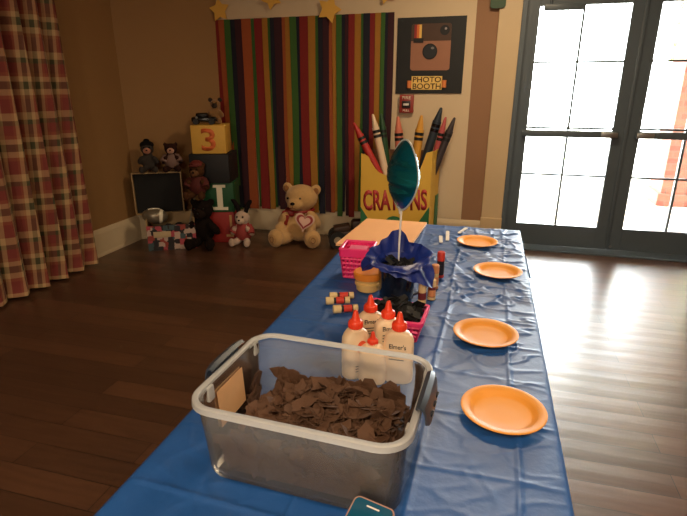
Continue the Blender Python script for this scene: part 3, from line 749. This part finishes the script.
def tablecloth():
    over = .26
    nx, ny = 290, 640
    us = [TX0-over+(TX1-TX0+2*over)*i/nx for i in range(nx+1)]; vs_ = [TY0-over+(TY1-TY0+2*over)*j/ny for j in range(ny+1)]
    def snap(arr, a):   # put a row exactly on the table edge
        k = min(range(len(arr)), key=lambda i: abs(arr[i]-a)); arr[k] = a
    for a in (TX0, TX1): snap(us, a)
    for a in (TY0, TY1): snap(vs_, a)
    P = []; F = []
    for v in vs_:
        for u in us:
            dx = max(TX0-u, u-TX1, 0); dy = max(TY0-v, v-TY1, 0)
            sx = -1 if u < TX0 else 1; sy = -1 if v < TY0 else 1
            x = min(max(u, TX0), TX1); y = min(max(v, TY0), TY1)
            edge = min(x-TX0, TX1-x, y-TY0, TY1-y)
            if dx == 0 and dy == 0:
                z = TZ+.003+cloth_z(x, y)*min(1, .25+edge*25)
                if edge < .004: z -= .001
            else:
                d = max(dx, dy); z = TZ+.002-d
                f = min(1, d/.12)
                if dx >= dy: x += sx*(.006+f*(.012+.016*math.sin(v*17+1.3*math.sin(v*5)))); y += sy*dy*.35 if dy else 0
                else: y += sy*(.006+f*(.012+.016*math.sin(u*19))); x += sx*dx*.35 if dx else 0
            P.append((x, y, z))
    for j in range(ny):
        for i in range(nx):
            a = j*(nx+1)+i; F.append((a, a+1, a+nx+2, a+nx+1))
    me = bpy.data.meshes.new('tablecloth'); me.from_pydata(P, [], F); me.update()
    me.polygons.foreach_set('use_smooth', [True]*len(me.polygons))
    m = mat('blue_plastic_film', (20, 84, 156), .5, var=.06, scale=6, bump=.08, bscale=70, spec=1.0)
    me.materials.append(m)
    o = bpy.data.objects.new('tablecloth', me); COL.objects.link(o)
    tag(o, 'creased royal blue plastic tablecloth covering the long table', 'tablecloth')
tablecloth()
CZ = TZ+.008   # what stands on the cloth

# ------------------------------------------------------------------ plates
M_plate = mat('orange_paper_plate', (240, 160, 62), .5, var=.04, scale=12)
def plate_mesh():
    bm = NB(); seg = 96
    prof = [(.001, .0025), (.030, .0022), (.058, .0020), (.064, .004), (.069, .0095), (.074, .0125), (.084, .0150), (.0895, .0155), (.0905, .0150)]
    loops = []
    for side in (0, 1):
        for r, z in (prof if not side else reversed(prof)):
            lp = []
            for k in range(seg):
                a = 2*PI*k/seg; fl = .0008*math.sin(a*48) if r > .066 else 0
                lp.append((r*math.cos(a), r*math.sin(a), z+fl-(.0016 if side else 0)))
            loops.append(lp)
    loft(bm, loops, True, True, True); return bm
pl = None
for x, y, lab in ((.082, 1.006, 'orange paper plate nearest the camera, beside the plastic tub'), (.040, 1.371, 'orange paper plate second from the camera, right of the glue bottles'),
                  (.078, 1.918, 'orange paper plate third from the camera, close to the table edge'), (-.008, 2.297, 'orange paper plate furthest from the camera, by the white sticks')):
    if pl is None: o = pl = fin('paper_plate', plate_mesh(), M_plate)
    else: o = pl.copy(); COL.objects.link(o)
    o.location = (x, y, CZ-.001); o.rotation_euler = (0, 0, random.uniform(0, 6)); tag(o, lab, 'plate', 'orange paper plates along the table')

# ------------------------------------------------------------------ board, sticks
bm = NB(); prism(bm, [(-.583, 2.566), (-.614, 2.085), (-.290, 2.098), (-.266, 2.570)], .010); 
tag(fin('foam_board', bm, mat('peach_board', (236, 178, 126), .55, var=.03), loc=(0, 0, CZ+.002), smooth=0), 'flat peach coloured board at the far left corner of the table', 'board')
st = None
for p, q, lab in (((-.152, 2.455), (-.140, 2.29), 'white craft stick lying straight beside the peach board'), ((-.098, 2.43), (-.066, 2.54), 'white craft stick lying at an angle behind the furthest plate'), ((-.177, 2.36), (-.165, 2.25), 'short white craft stick near the red-capped glue stick')):
    d = Vector(q)-Vector(p)
    if st is None:
        bm = NB(); prism(bm, rr2(-.07, -.008, .07, .008, .0075), .003); st = o = fin('craft_stick', bm, M_white, smooth=0)
    else: o = st.copy(); COL.objects.link(o)
    o.location = ((p[0]+q[0])/2, (p[1]+q[1])/2, CZ+.003); o.rotation_euler = (0, 0, math.atan2(d.y, d.x)); o.scale = (d.length/.14, 1, 1)
    tag(o, lab, 'stick', 'white craft sticks')

# ------------------------------------------------------------------ pot with blue wrap, balloon
PX, PY = -.257, 1.60
t = thing('flower_pot', 'dark shiny pot stuffed with black paper and wrapped at the top in blue film', 'pot', (PX, PY, CZ-.002))
M_pot = mat('navy_pot', (18, 22, 34), .16, var=.1, coat=.5)
bm = NB(); lathe(bm, [(.001, 0), (.055, 0), (.058, .004), (.064, .11), (.068, .113), (.068, .122), (.063, .122), (.056, .02), (.001, .018)], 40, cap0=False, cap1=False); fin('pot_body', bm, M_pot, t)
bm = NB(); tube(bm, [(.066, -.02, .10), (.082, -.03, .09), (.088, -.035, .06), (.078, -.03, .03), (.062, -.022, .02)], .004, 8); fin('pot_handle', bm, M_metal, t)
M_film = mat('blue_wrap_film', (24, 46, 128), .4, var=.12, scale=20, bump=.3, bscale=30)
def film(ctrl, seed, lift=0):
    """collar of crumpled film: ctrl = [(angle deg, reach radius, height)] round the pot"""
    ctrl = sorted(ctrl); n = 96
    def val(a):
        for i in range(len(ctrl)):
            a0, r0, z0 = ctrl[i]; a1, r1, z1 = ctrl[(i+1) % len(ctrl)]
            if i == len(ctrl)-1: a1 += 360
            aa = a if a >= ctrl[0][0] else a+360
            if a0 <= aa <= a1:
                f = (aa-a0)/(a1-a0); return r0+(r1-r0)*f, z0+(z1-z0)*f
    bm = NB(); loops = []
    base = [(.040, .085), (.055, .112), (.071, .127+lift)]
    rows = 10
    for j in range(len(base)+rows):
        lp = []
        for k in range(n):
            a = 360*k/n; ar = math.radians(a)
            if j < len(base): r, z = base[j]
            else:
                f = (j-len(base)+1)/rows; r1, z1 = val(a)
                r = .071+(r1-.071)*f; z = .127+lift+(z1-.127-lift)*f**1.2
                z += .007*f*noise.noise(Vector((math.cos(ar)*3.2+seed, math.sin(ar)*3.2, f*2)))
                r += .004*f*math.sin(math.radians(a)*13+seed)
            lp.append((r*math.cos(ar), r*math.sin(ar), z))
        loops.append(lp)
    inner = [[(x*.985, y*.985, z+.0012) for x, y, z in lp] for lp in reversed(loops)]
    loft(bm, loops+inner+[loops[0]], True)
    bmesh.ops.remove_doubles(bm, verts=bm.verts, dist=1e-5)
    return bm
fin('film_wrap', film([(5, .118, .105), (28, .108, .13), (60, .075, .16), (95, .085, .215), (118, .075, .205), (150, .085, .165), (185, .105, .15), (215, .10, .135), (250, .098, .118), (285, .09, .10), (320, .112, .080), (345, .132, .055)], 1.3), M_film, t, smooth=50)
fin('film_wrap', film([(10, .118, .155), (38, .09, .17), (75, .09, .165), (110, .08, .175), (140, .088, .15), (170, .118, .125), (200, .122, .09), (232, .102, .125), (262, .095, .122), (300, .11, .118), (338, .10, .125)], 4.1, .004), M_film, t, smooth=50)
bm = NB()
for k in range(60):
    a, r = random.uniform(0, 2*PI), .055*math.sqrt(random.random())
    R = Matrix.Translation((r*math.cos(a), r*math.sin(a), .108+random.uniform(-.012, .016))) @ Euler((random.uniform(-.9, .9), random.uniform(-.9, .9), random.uniform(0, 6))).to_matrix().to_4x4()
    prism(bm, [(-.02, -.006), (.018, -.008), (.022, .005), (-.016, .009)], .001, R)
lathe(bm, [(.001, .06), (.055, .06), (.057, .105), (.001, .11)], 24)
tag(fin('paper_filling', bm, mat('black_shred', (22, 20, 24), .8, var=.3), t, smooth=0), 'black shredded paper', kind='stuff')

t = thing('foil_balloon', 'shiny teal foil balloon on a white stick rising from the pot', 'balloon', (PX+.004, PY, CZ+.10))
al = math.radians(66); dv = Vector((.156, -.988, 0)); lf = Vector((-.988, -.156, 0)); nn = (dv*math.cos(al)+lf*math.sin(al)).normalized()
tilt = Matrix.Rotation(.06, 4, 'Y')
BM_ = tilt @ Matrix(((nn.cross(Vector((0, 0, 1))).x, 0, nn.x, 0), (nn.cross(Vector((0, 0, 1))).y, 0, nn.y, 0), (0, 1, 0, 0), (0, 0, 0, 1)))
BC = Vector((.004, 0, .31)); Rb, Tb = .105, .045
bm = NB(); loops = []
nr, na = 16, 72
for side in (1, -1):
    rng = range(1, nr+1) if side > 0 else range(nr-1, 0, -1)
    for j in rng:
        f = j/nr; lp = []
        for k in range(na):
            a = 2*PI*k/na
            h = Tb*(1-f**1.9)**.95*side
            yy = f*math.sin(a); pin = .16*math.exp(-((abs(yy)-.34)/.07)**2)*(1-f**4)+.03*math.exp(-(yy/.05)**2)*(1-f**4)
            wr = (.0022*f**3*math.sin(a*17)+.0016*f**2*math.sin(a*29+1))*(1-f**6)
            h = h*(1-pin*1.6)+wr*side
            r = Rb*f*(1+.035*f*math.cos(4*a))
            lp.append(BC+BM_ @ Vector((r*math.cos(a), r*math.sin(a), h)))
        loops.append(lp)
loft(bm, loops, True, True, True); fin('balloon_skin', bm, mat('teal_foil', (34, 158, 194), .24, .9, var=.1, scale=10, bump=.05, bscale=25), t, smooth=80)
bm = NB(); lo = []
for r, h in ((.985, .0012), (1.035, .0012), (1.035, -.0012), (.985, -.0012)):
    lo.append([BC+BM_ @ Vector((Rb*r*(1+.035*math.cos(4*a))*math.cos(a), Rb*r*(1+.035*math.cos(4*a))*math.sin(a), h)) for a in [2*PI*k/na for k in range(na)]])
loft(bm, lo+[lo[0]], True); bmesh.ops.remove_doubles(bm, verts=bm.verts, dist=1e-5); tag(fin('seam', bm, mat('pale_seam', (205, 215, 215), .4), t), 'pale flat seam round the balloon')
bm = NB(); tube(bm, [(0, 0, -.05), (0, 0, .08), (.003, 0, .20)], .0035, 10); fin('stick', bm, M_white, t)
bm = NB(); lathe(bm, [(.004, .185), (.007, .20), (.011, .207), (.002, .209)], 14); fin('cup', bm, M_white, t)

# ------------------------------------------------------------------ pink baskets
M_pink = mat('hot_pink_plastic', (238, 46, 120), .35, var=.05)
def basket(label, loc, rz, w, d, h, nu, nv, taper=.82, bar=.0042, band=.008):
    t = thing('plastic_basket', label, 'basket', loc, rz, 'hot pink plastic baskets')
    def side(face):
        bm = NB()
        def P(u, v):      # u along, v up
            k = taper+(1-taper)*v; x, y = w/2*k, d/2*k
            q = {0: ((-x+2*x*u), -y), 1: (x, (-y+2*y*u)), 2: ((x-2*x*u), y), 3: (-x, (y-2*y*u))}[face]
            return Vector((q[0], q[1], .004+(h-.004)*v))
        for i in range(nu+1):
            tube(bm, [P(i/nu, 0), P(i/nu, .5), P(i/nu, 1)], bar, 6)
        for j in range(nv+1):
            tube(bm, [P(0, j/nv), P(.5, j/nv), P(1, j/nv)], bar*1.15, 6)
        return bm
    for f in range(4): fin('side_grid', side(f), M_pink, t)
    bm = NB(); lo = [rrect(w+a, d+a, .012, h+z) for a, z in ((-.006, -band), (.012, -band), (.012, .003), (-.006, .003))]; loft(bm, lo+[lo[0]], True); bmesh.ops.remove_doubles(bm, verts=bm.verts, dist=1e-5); fin('rim', bm, M_pink, t)
    bm = NB(); loft(bm, [rrect(w*taper, d*taper, .01, z) for z in (0, .004)], True, True, True); fin('base', bm, M_pink, t)
    return t
b1 = basket('hot pink plastic basket by the peach board', (-.432, 1.765, CZ), .05, .112, .112, .112, 7, 6, .80, .0052, .026)
bm = NB()
lathe(bm, [(.045, .02), (.050, .07), (.048, .104), (.001, .106)], 4, sx=1.0, sy=1.0)
for v in bm.verts: v.co = Matrix.Rotation(PI/4+.05, 3, 'Z') @ v.co
tag(fin('napkins', bm, mat('pink_napkin', (236, 120, 160), .8), loc=(-.432, 1.765, CZ), smooth=0), 'pale pink paper napkins packed inside the far pink basket', 'napkins')
b2 = basket('hot pink plastic basket full of black paper behind the glue bottles', (-.213, 1.335, CZ), -.04, .165, .13, .062, 8, 4)
bm = NB()
for k in range(260):
    x, y = random.uniform(-.06, .06), random.uniform(-.042, .042); hz = .038+.042*max(0, 1-(x/.1)**2)*random.random()+.012*random.random()
    R = Matrix.Translation((x, y, hz)) @ Euler((random.uniform(-.8, .8), random.uniform(-.8, .8), random.uniform(0, 6))).to_matrix().to_4x4()
    s = random.uniform(.012, .024); prism(bm, [(-s, -s*.6), (s*.8, -s*.8), (s*1.1, s*.4), (0, s*.9), (-s*.9, s*.5)], .001, R)
box(bm, (0, 0, .03), (.12, .088, .045), bev=.01)
tag(fin('black_paper_scraps', bm, mat('black_scrap', (18, 17, 18), .75, var=.3), loc=(-.213, 1.335, CZ), rz=-.04, smooth=0), 'black torn paper scraps heaped in the near pink basket', 'paper scraps', kind='stuff')

# cream tub with orange lid
t = thing('putty_tub', 'round cream tub with an orange lid beside the dark pot', 'tub', (-.362, 1.625, CZ))
bm = NB(); lathe(bm, [(.036, 0), (.040, .004), (.042, .022), (.046, .024), (.046, .030), (.042, .032), (.044, .050), (.047, .052)], 36); fin('tub_body', bm, mat('cream_tub', (226, 186, 116), .5), t)
bm = NB(); lathe(bm, [(.049, .046), (.051, .060), (.051, .066), (.046, .070), (.030, .069), (.001, .069)], 36, cap0=True, cap1=False); fin('lid', bm, mat('orange_lid', (232, 140, 46), .45), t)

# ------------------------------------------------------------------ glue bottles
M_glue = mat('white_bottle', (236, 206, 170), .35, var=.02); M_cap = mat('orange_cap', (232, 66, 34), .35, var=.05)
M_inkb = mat('dark_print', (52, 46, 52), .6); M_logo = mat('orange_print', (226, 88, 50), .6)
def glue_bottle(label, loc, rz, s=1.0, body_h=.108, w=.036, d=.021, print_='text'):
    t = thing('glue_bottle', label, 'glue bottle', loc, rz, 'white school glue bottles')
    bm = NB(); loops = []
    prof = [(.001, 0), (.85, 0), (.97, .004), (1, .012), (1, .55), (1, .74), (.97, .84), (.85, .92), (.6, .98), (.42, 1.0), (.40, 1.06)]
    for f, z in prof:
        zz = z if z < .02 else z*body_h
        k = f; ww, dd = w*k, d*(k if k > .6 else k*1.35)
        if k <= .6: ww = max(ww*.95, .001); dd = max(min(dd, ww), .001)
        loops.append([(ww*(abs(math.cos(a))**.75)*(1 if math.cos(a) >= 0 else -1), dd*(abs(math.sin(a))**.75)*(1 if math.sin(a) >= 0 else -1), zz*s) for a in [2*PI*i/40 for i in range(40)]])
    loft(bm, loops, True, True, True); fin('bottle', bm, M_glue, t)
    h = body_h*s
    bm = NB(); lathe(bm, [(.0155*s, h+.002), (.0172*s, h+.004), (.0172*s, h+.017*s), (.0155*s, h+.020*s), (.011*s, h+.023*s), (.0085*s, h+.030*s), (.006*s, h+.042*s), (.0045*s, h+.046*s), (.001, h+.048*s)], 24)
    for k in range(24):
        a = 2*PI*k/24; box(bm, (.0172*s*math.cos(a), .0172*s*math.sin(a), h+.0105*s), (.0016, .0016, .012*s), (0, 0, a))
    fin('cap', bm, M_cap, t)
    if print_ == 'text':
        text('lettering', "Elmer's", M_inkb, .040*s, .012*s, Matrix.Translation((0, -d*.985, .100*s)) @ UP, t, .0006, .01)
        bm = NB()
        for k in range(3): box(bm, (-.002, -d*1.0, (.082-.008*k)*s), (.036*s, .001, .002))
        fin('small_print', bm, M_inkb, t, smooth=0)
    elif print_ == 'logo':
        bm = NB(); prism(bm, circ(.006, 0, .013, 24, .017), .001, Matrix.Translation((0, -d*.985, .085*s)) @ UP); fin('orange_mark', bm, M_logo, t, smooth=0)
        bm = NB()
        for k in range(3): box(bm, (.004, -d*1.0, (.036-.007*k)*s), (.030*s, .001, .002))
        fin('small_print', bm, M_inkb, t, smooth=0)
    return t
glue_bottle('white glue bottle at the left front with an orange mark', (-.268, 1.075, CZ-.002), .75, 1.0, .128, .034, .022, 'logo')
glue_bottle('white glue bottle at the right front with dark print facing the camera', (-.163, 1.080, CZ-.002), .02, 1.0, .134)
glue_bottle('white glue bottle at the back left of the glue bottles', (-.258, 1.195, CZ-.002), .45, 1.0, .120)
glue_bottle('white glue bottle at the back between two others', (-.206, 1.168, CZ-.002), .5, 1.0, .120)
glue_bottle('smallest white glue bottle in front with a narrow orange tip', (-.222, 1.060, CZ-.002), .0, .72, .136, .033, .022, None)

# ------------------------------------------------------------------ glue sticks
M_gred = mat('red_stick_plastic', (206, 56, 42), .4); M_gblk = mat('dark_stick_label', (34, 30, 36), .5); M_gcr = mat('cream_stick_plastic', (226, 196, 142), .45)
M_gmar = mat('maroon_label', (120, 44, 44), .5); M_gorg = mat('peach_stick_plastic', (226, 150, 96), .45)
def standing(label, loc, h, r, bodym, bandm, capm, base=None):
    t = thing('glue_stick', label, 'glue stick', loc, 0, 'glue sticks standing by the pot')
    bm = NB(); lathe(bm, [(r, .010), (r, h*.66)], 20); fin('barrel', bm, bodym, t)
    bm = NB(); lathe(bm, [(r+.0006, h*.18), (r+.0006, h*.5)], 20); fin('label_band', bm, bandm, t)
    bm = NB(); lathe(bm, [(r*1.05, h*.66), (r*1.05, h*.97), (r*.9, h)], 20); fin('cap', bm, capm, t)
    bm = NB(); lathe(bm, [(r*1.08, 0), (r*1.08, .009), (r*.9, .011)], 20); fin('twist_base', bm, base or capm, t)
standing('dark glue stick with a red cap standing behind the blue film', (-.130, 1.82, CZ), .098, .0135, M_gblk, M_gblk, M_gred)
standing('white and orange glue stick standing right of the pot', (-.138, 1.70, CZ), .088, .0125, M_gcr, M_gorg, M_gorg)
standing('cream glue stick with maroon label close to the pot front', (-.165, 1.560, CZ), .075, .0125, M_gcr, M_gmar, M_gcr)
standing('maroon glue stick nearest the pot handle', (-.138, 1.60, CZ), .070, .0125, M_gmar, M_gorg, M_gcr)
def lying(label, p, q, r=.0115):
    p = Vector((*p, CZ+r)); q = Vector((*q, CZ+r)); L = (q-p).length
    t = thing('glue_stick', label, 'glue stick', p, 0, 'glue sticks lying in a heap')
    t.rotation_euler = (q-p).to_track_quat('Z', 'Y').to_euler()
    bm = NB(); lathe(bm, [(r*.95, 0), (r*1.12, .001), (r*1.12, .025), (r, .026)], 20); fin('cap', bm, M_gcr, t)
    bm = NB(); lathe(bm, [(r*.85, .026), (r*.85, .034)], 20); fin('collar', bm, M_gblk, t)
    bm = NB(); lathe(bm, [(r, .034), (r, L-.020)], 20); fin('barrel', bm, M_gred, t)
    bm = NB(); lathe(bm, [(r*.8, L-.020), (r*.8, L-.016)], 20); fin('ring', bm, M_gblk, t)
    bm = NB(); lathe(bm, [(r, L-.016), (r, L-.001), (r*.9, L)], 20); fin('twist_base', bm, M_gcr, t)
lying('red and cream glue stick lying furthest back of the three', (-.466, 1.505), (-.390, 1.535))
lying('red and cream glue stick lying in the middle of the three', (-.466, 1.464), (-.392, 1.492))
lying('red and cream glue stick lying nearest the camera of the three', (-.424, 1.405), (-.352, 1.440))

# ------------------------------------------------------------------ plastic tub of paper scraps
TUX, TUY, TUR = -.267, .785, -.045
tub = thing('storage_tub', 'clear plastic storage tub with grey handles in the foreground', 'tub', (TUX, TUY, CZ-.003), TUR)
M_tub = sheer('milky_clear_plastic', (240, 240, 236), .89, .22)
M_rim = sheer('milky_rim_plastic', (250, 249, 246), .34, .25)
def lp(w, d, r, z): return rrect(w, d, r, z, 7)
WB, DB, WT, DT, HT = .362, .255, .380, .280, .160
outer = [lp(WB-.03, DB-.03, .03, 0), lp(WB-.008, DB-.008, .04, .003), lp(WB, DB, .042, .012)]
for f in (.3, .6, .84): outer.append(lp(WB+(WT-WB)*f, DB+(DT-DB)*f, .044, .012+(HT-.012)*f))
outer.append(lp(WT-.004, DT-.004, .045, HT-.006))
inner = [[(x*(1-.0045/abs(WB)*2), y*(1-.0045/abs(DB)*2), z+(.0025 if i < 2 else 0)) for x, y, z in q] for i, q in enumerate(outer)]
bm = NB(); loft(bm, outer, True, True, False); loft(bm, list(reversed(inner)), True, False, True)
fin('tub_walls', bm, M_tub, tub)
bm = NB(); prof = [(-.008, -.004), (-.006, .001), (0, .003), (.012, .003), (.017, .001), (.019, -.009), (.0165, -.009), (.015, -.001), (.0, -.001)]
lo = [lp(WT+a, DT+a, .045+a/2, HT+z) for a, z in prof]; loft(bm, lo+[lo[0]], True); bmesh.ops.remove_doubles(bm, verts=bm.verts, dist=1e-6)
fin('tub_rim', bm, M_rim, tub)
M_hand = mat('grey_blue_handle', (52, 60, 72), .42, var=.06); M_hole = mat('handle_hole', (26, 30, 38), .6)
for sx in (-1, 1):
    bm = NB()
    prof = [(.1915, .163), (.200, .168), (.209, .164), (.214, .148), (.216, .118), (.2135, .118), (.211, .146), (.206, .160), (.199, .1635), (.1935, .160)]
    n = 14; loops = []
    for k in range(n+1):
        y = -.062+.124*k/n; e = 1-abs(2*k/n-1)**4*.45
        loops.append([(sx*(.1915+(x-.1915)*(.6+.4*e)), y+.012, .160+(z-.150)*(e if z < .15 else .55+.45*e)+.002) for x, z in prof])
    loft(bm, loops, True, True, True); h = fin('handle', bm, M_hand, tub)
    for y in (-.03, .0, .03):
        bm = NB(); cyl(bm, (sx*.2145, y+.012, .148), (sx*.2172, y+.012, .147), .006, seg=16); fin('grip_hole', bm, M_hole, h)
for y in (-.075, .105):
    for sx in (-1, 1):
        bm = NB(); box(bm, (sx*.1845, y, .142), (.008, .020, .030), (0, sx*.06, 0), .003); fin('latch_rib', bm, M_rim, tub)
bm = NB(); box(bm, (-.1785, -.012, .096), (.0010, .095, .078), (0, -.056, 0)); tag(fin('paper_label', bm, mat('peach_label', (226, 176, 126), .6, var=.1, scale=30), tub, smooth=0), 'peach paper label on the left end')
# scraps
M_scrap = mat('brown_scrap_paper', (92, 62, 42), .8, var=.28, scale=14, bump=.2, bscale=40)
def heap_h(x, y):
    h = .084+.026*noise.noise(Vector((x*9+2, y*9, .3)))+.018*noise.noise(Vector((x*22, y*22, 2.3)))
    h += .020*math.exp(-((x+.06)/.07)**2-((y-.03)/.06)**2)+.012*math.exp(-((x-.12)/.05)**2-((y-.01)/.05)**2)
    h -= .040*max(0, min(1, (-.07-x)/.07))
    e = min(1, (.165-abs(x))/.03, (.112-abs(y))/.03)
    return h-.02*(1-max(0, e))-.012*max(0, y/.1)
bm = NB(); n = 36; loops = []
def hx(i): return -.160+.320*i/n
rows = []
for j in range(n+1):
    rows.append([bm.verts.new((hx(i), -.108+.216*j/n, heap_h(hx(i), -.108+.216*j/n)-.012)) for i in range(n+1)])
for j in range(n):
    for i in range(n): bm.faces.new((rows[j][i], rows[j][i+1], rows[j+1][i+1], rows[j+1][i]))
ring = [rows[0][i] for i in range(n+1)]+[rows[j][n] for j in range(1, n+1)]+[rows[n][i] for i in range(n-1, -1, -1)]+[rows[j][0] for j in range(n-1, 0, -1)]
low = [bm.verts.new((v.co.x*.98, v.co.y*.98, .008)) for v in ring]
for i in range(len(ring)):
    j = (i+1) % len(ring); bm.faces.new((ring[i], low[i], low[j], ring[j]))
bm.faces.new(low)
def scrap(c, R, s):
    k = random.randint(5, 7); pts = []
    a0 = random.uniform(0, 6)
    for q in range(k):
        a = a0+2*PI*q/k; r = s*random.uniform(.6, 1.15); pts.append((r*math.cos(a)*1.2, r*math.sin(a)*.85))
    # curled: bend by splitting into a fan round a raised centre
    Mx = Matrix.Translation(c) @ R
    bend = random.uniform(-.25, .35)
    up = [bm.verts.new(Mx @ Vector((x, y, bend*x*x/s))) for x, y in pts]; dn = [bm.verts.new(Mx @ Vector((x, y, bend*x*x/s-.0007))) for x, y in pts]
    cu_, cd_ = bm.verts.new(Mx @ Vector((0, 0, 0))), bm.verts.new(Mx @ Vector((0, 0, -.0007)))
    for i in range(k):
        j = (i+1) % k
        bm.faces.new((cu_, up[i], up[j])); bm.faces.new((cd_, dn[j], dn[i])); bm.faces.new((up[i], dn[i], dn[j], up[j]))
for k in range(900):
    x, y = random.uniform(-.165, .165), random.uniform(-.112, .112)
    s = random.uniform(.011, .026)
    tl = .55 if random.random() < .8 else 1.1
    R = Euler((random.uniform(-tl, tl), random.uniform(-tl, tl), random.uniform(0, 6))).to_matrix().to_4x4()
    x = max(-.162+s*1.2, min(.162-s*1.2, x)); y = max(-.112+s*1.2, min(.112-s*1.2, y))
    scrap((x, y, heap_h(x, y)+random.uniform(-.012, .010)), R, s)
for k in range(420):      # those pressed against the walls
    side = random.randint(0, 3); s = random.uniform(.014, .024); z = random.uniform(.036, .088)
    kx = (WB-.014+(WT-WB)*(z/HT))/2-.009; ky = (DB-.014+(DT-DB)*(z/HT))/2-.009
    if side < 2:
        sy = -1 if side == 0 else 1; c = (random.uniform(-.135, .135), sy*(ky-.002), z); R = Euler((PI/2+random.uniform(-.16, .16), random.uniform(-.1, .1)+0, 0)).to_matrix().to_4x4()
    else:
        sx = -1 if side == 2 else 1; c = (sx*(kx-.002), random.uniform(-.075, .075), z); R = (Euler((0, 0, PI/2)).to_matrix() @ Euler((PI/2+random.uniform(-.16, .16), random.uniform(-.1, .1), 0)).to_matrix()).to_4x4()
    if side == 2 and c[1] < .05: continue
    scrap(c, R @ Matrix.Rotation(random.uniform(0, 6), 4, 'Z'), s)
tag(fin('torn_brown_paper', bm, M_scrap, loc=(TUX, TUY, CZ-.003), rz=TUR, smooth=0), 'heap of torn brown paper scraps filling the clear plastic tub', 'paper scraps', kind='stuff')

# ------------------------------------------------------------------ phone in the foreground
PHR = math.radians(-62)
t = thing('phone', 'smartphone with a teal screen lying at the front of the plastic tub', 'phone', (-.1325, .6, CZ), PHR)
M_gold = mat('rose_gold_case', (206, 160, 140), .3, .4)
t.location = (-.154, .640, CZ+.045)
t.rotation_euler = (Matrix.Rotation(math.atan2(-.017, .069), 3, 'Z') @ Matrix.Rotation(.31, 3, 'X')).to_euler()
# local x along the short top edge, local -y towards the camera, the far left corner at the origin
bm = NB(); loft(bm, [rrect(.070, .142, .010, z, 6, .035, -.071) for z in (0, .002, .010, .012)], True, True, True); fin('case', bm, M_gold, t)
m = mat('teal_screen', (18, 82, 112), .12, var=.06, coat=.5)
bm = NB(); loft(bm, [rrect(.065, .137, .008, z, 6, .035, -.071) for z in (.0118, .0128)], True, True, True); s_ = fin('screen', bm, m, t)
bm = NB(); prism(bm, rr2(.024, -.0125, .046, -.010, .001), .0004, Matrix.Translation((0, 0, .0128))); fin('screen_mark', bm, M_white, s_, smooth=0)

# ------------------------------------------------------------------ light
w = bpy.data.worlds.new('sky'); SC.world = w; w.use_nodes = True
nt = w.node_tree; bg = nt.nodes['Background']
bg.inputs['Color'].default_value = (.93, .97, 1.0, 1); bg.inputs['Strength'].default_value = 38

def lamp(name, loc, size, power, col, shape='DISK'):
    l = bpy.data.lights.new(name, 'AREA'); l.shape = shape; l.size = size; l.energy = power; l.color = col
    o = bpy.data.objects.new(name, l); COL.objects.link(o); o.location = loc; return o
lamp('ceiling_lamp', (.1, 3.3, 2.70), .5, 34, (1, .76, .48))
lamp('ceiling_lamp', (-.2, -1.0, 2.70), .5, 45, (1, .78, .52))
lamp('ceiling_lamp', (1.6, .2, 2.70), .5, 25, (1, .80, .56))
l = lamp('rear_fill', (-.5, -2.9, 1.95), .55, 40, (1, .82, .62)); l.rotation_euler = (math.radians(62), 0, 0)  # warm fill added behind the camera to light the tub front
# daylight portal of the glass doors
l = bpy.data.lights.new('door_portal', 'AREA'); l.shape = 'RECTANGLE'; l.size = 1.74; l.size_y = 2.2; l.cycles.is_portal = True
o = bpy.data.objects.new('door_portal', l); COL.objects.link(o); o.location = (1.11, 5.0, 1.12); o.rotation_euler = (-PI/2, 0, 0)

# ------------------------------------------------------------------ camera
cam = bpy.data.cameras.new('camera'); cam.sensor_width = 36; cam.lens = 510/687*36; cam.clip_start = .05
o = bpy.data.objects.new('camera', cam); COL.objects.link(o)
o.location = (0, 0, 1.42)
o.rotation_euler = (PI/2-math.atan(172/510), 0, math.radians(15.5))
SC.camera = o
SC.view_settings.view_transform = 'Standard'; SC.view_settings.look = 'None'; SC.view_settings.gamma = 1
SC.view_settings.use_curve_mapping = False
SC.view_settings.exposure = 0.12
SC.cycles.max_bounces = 10; SC.cycles.transparent_max_bounces = 24
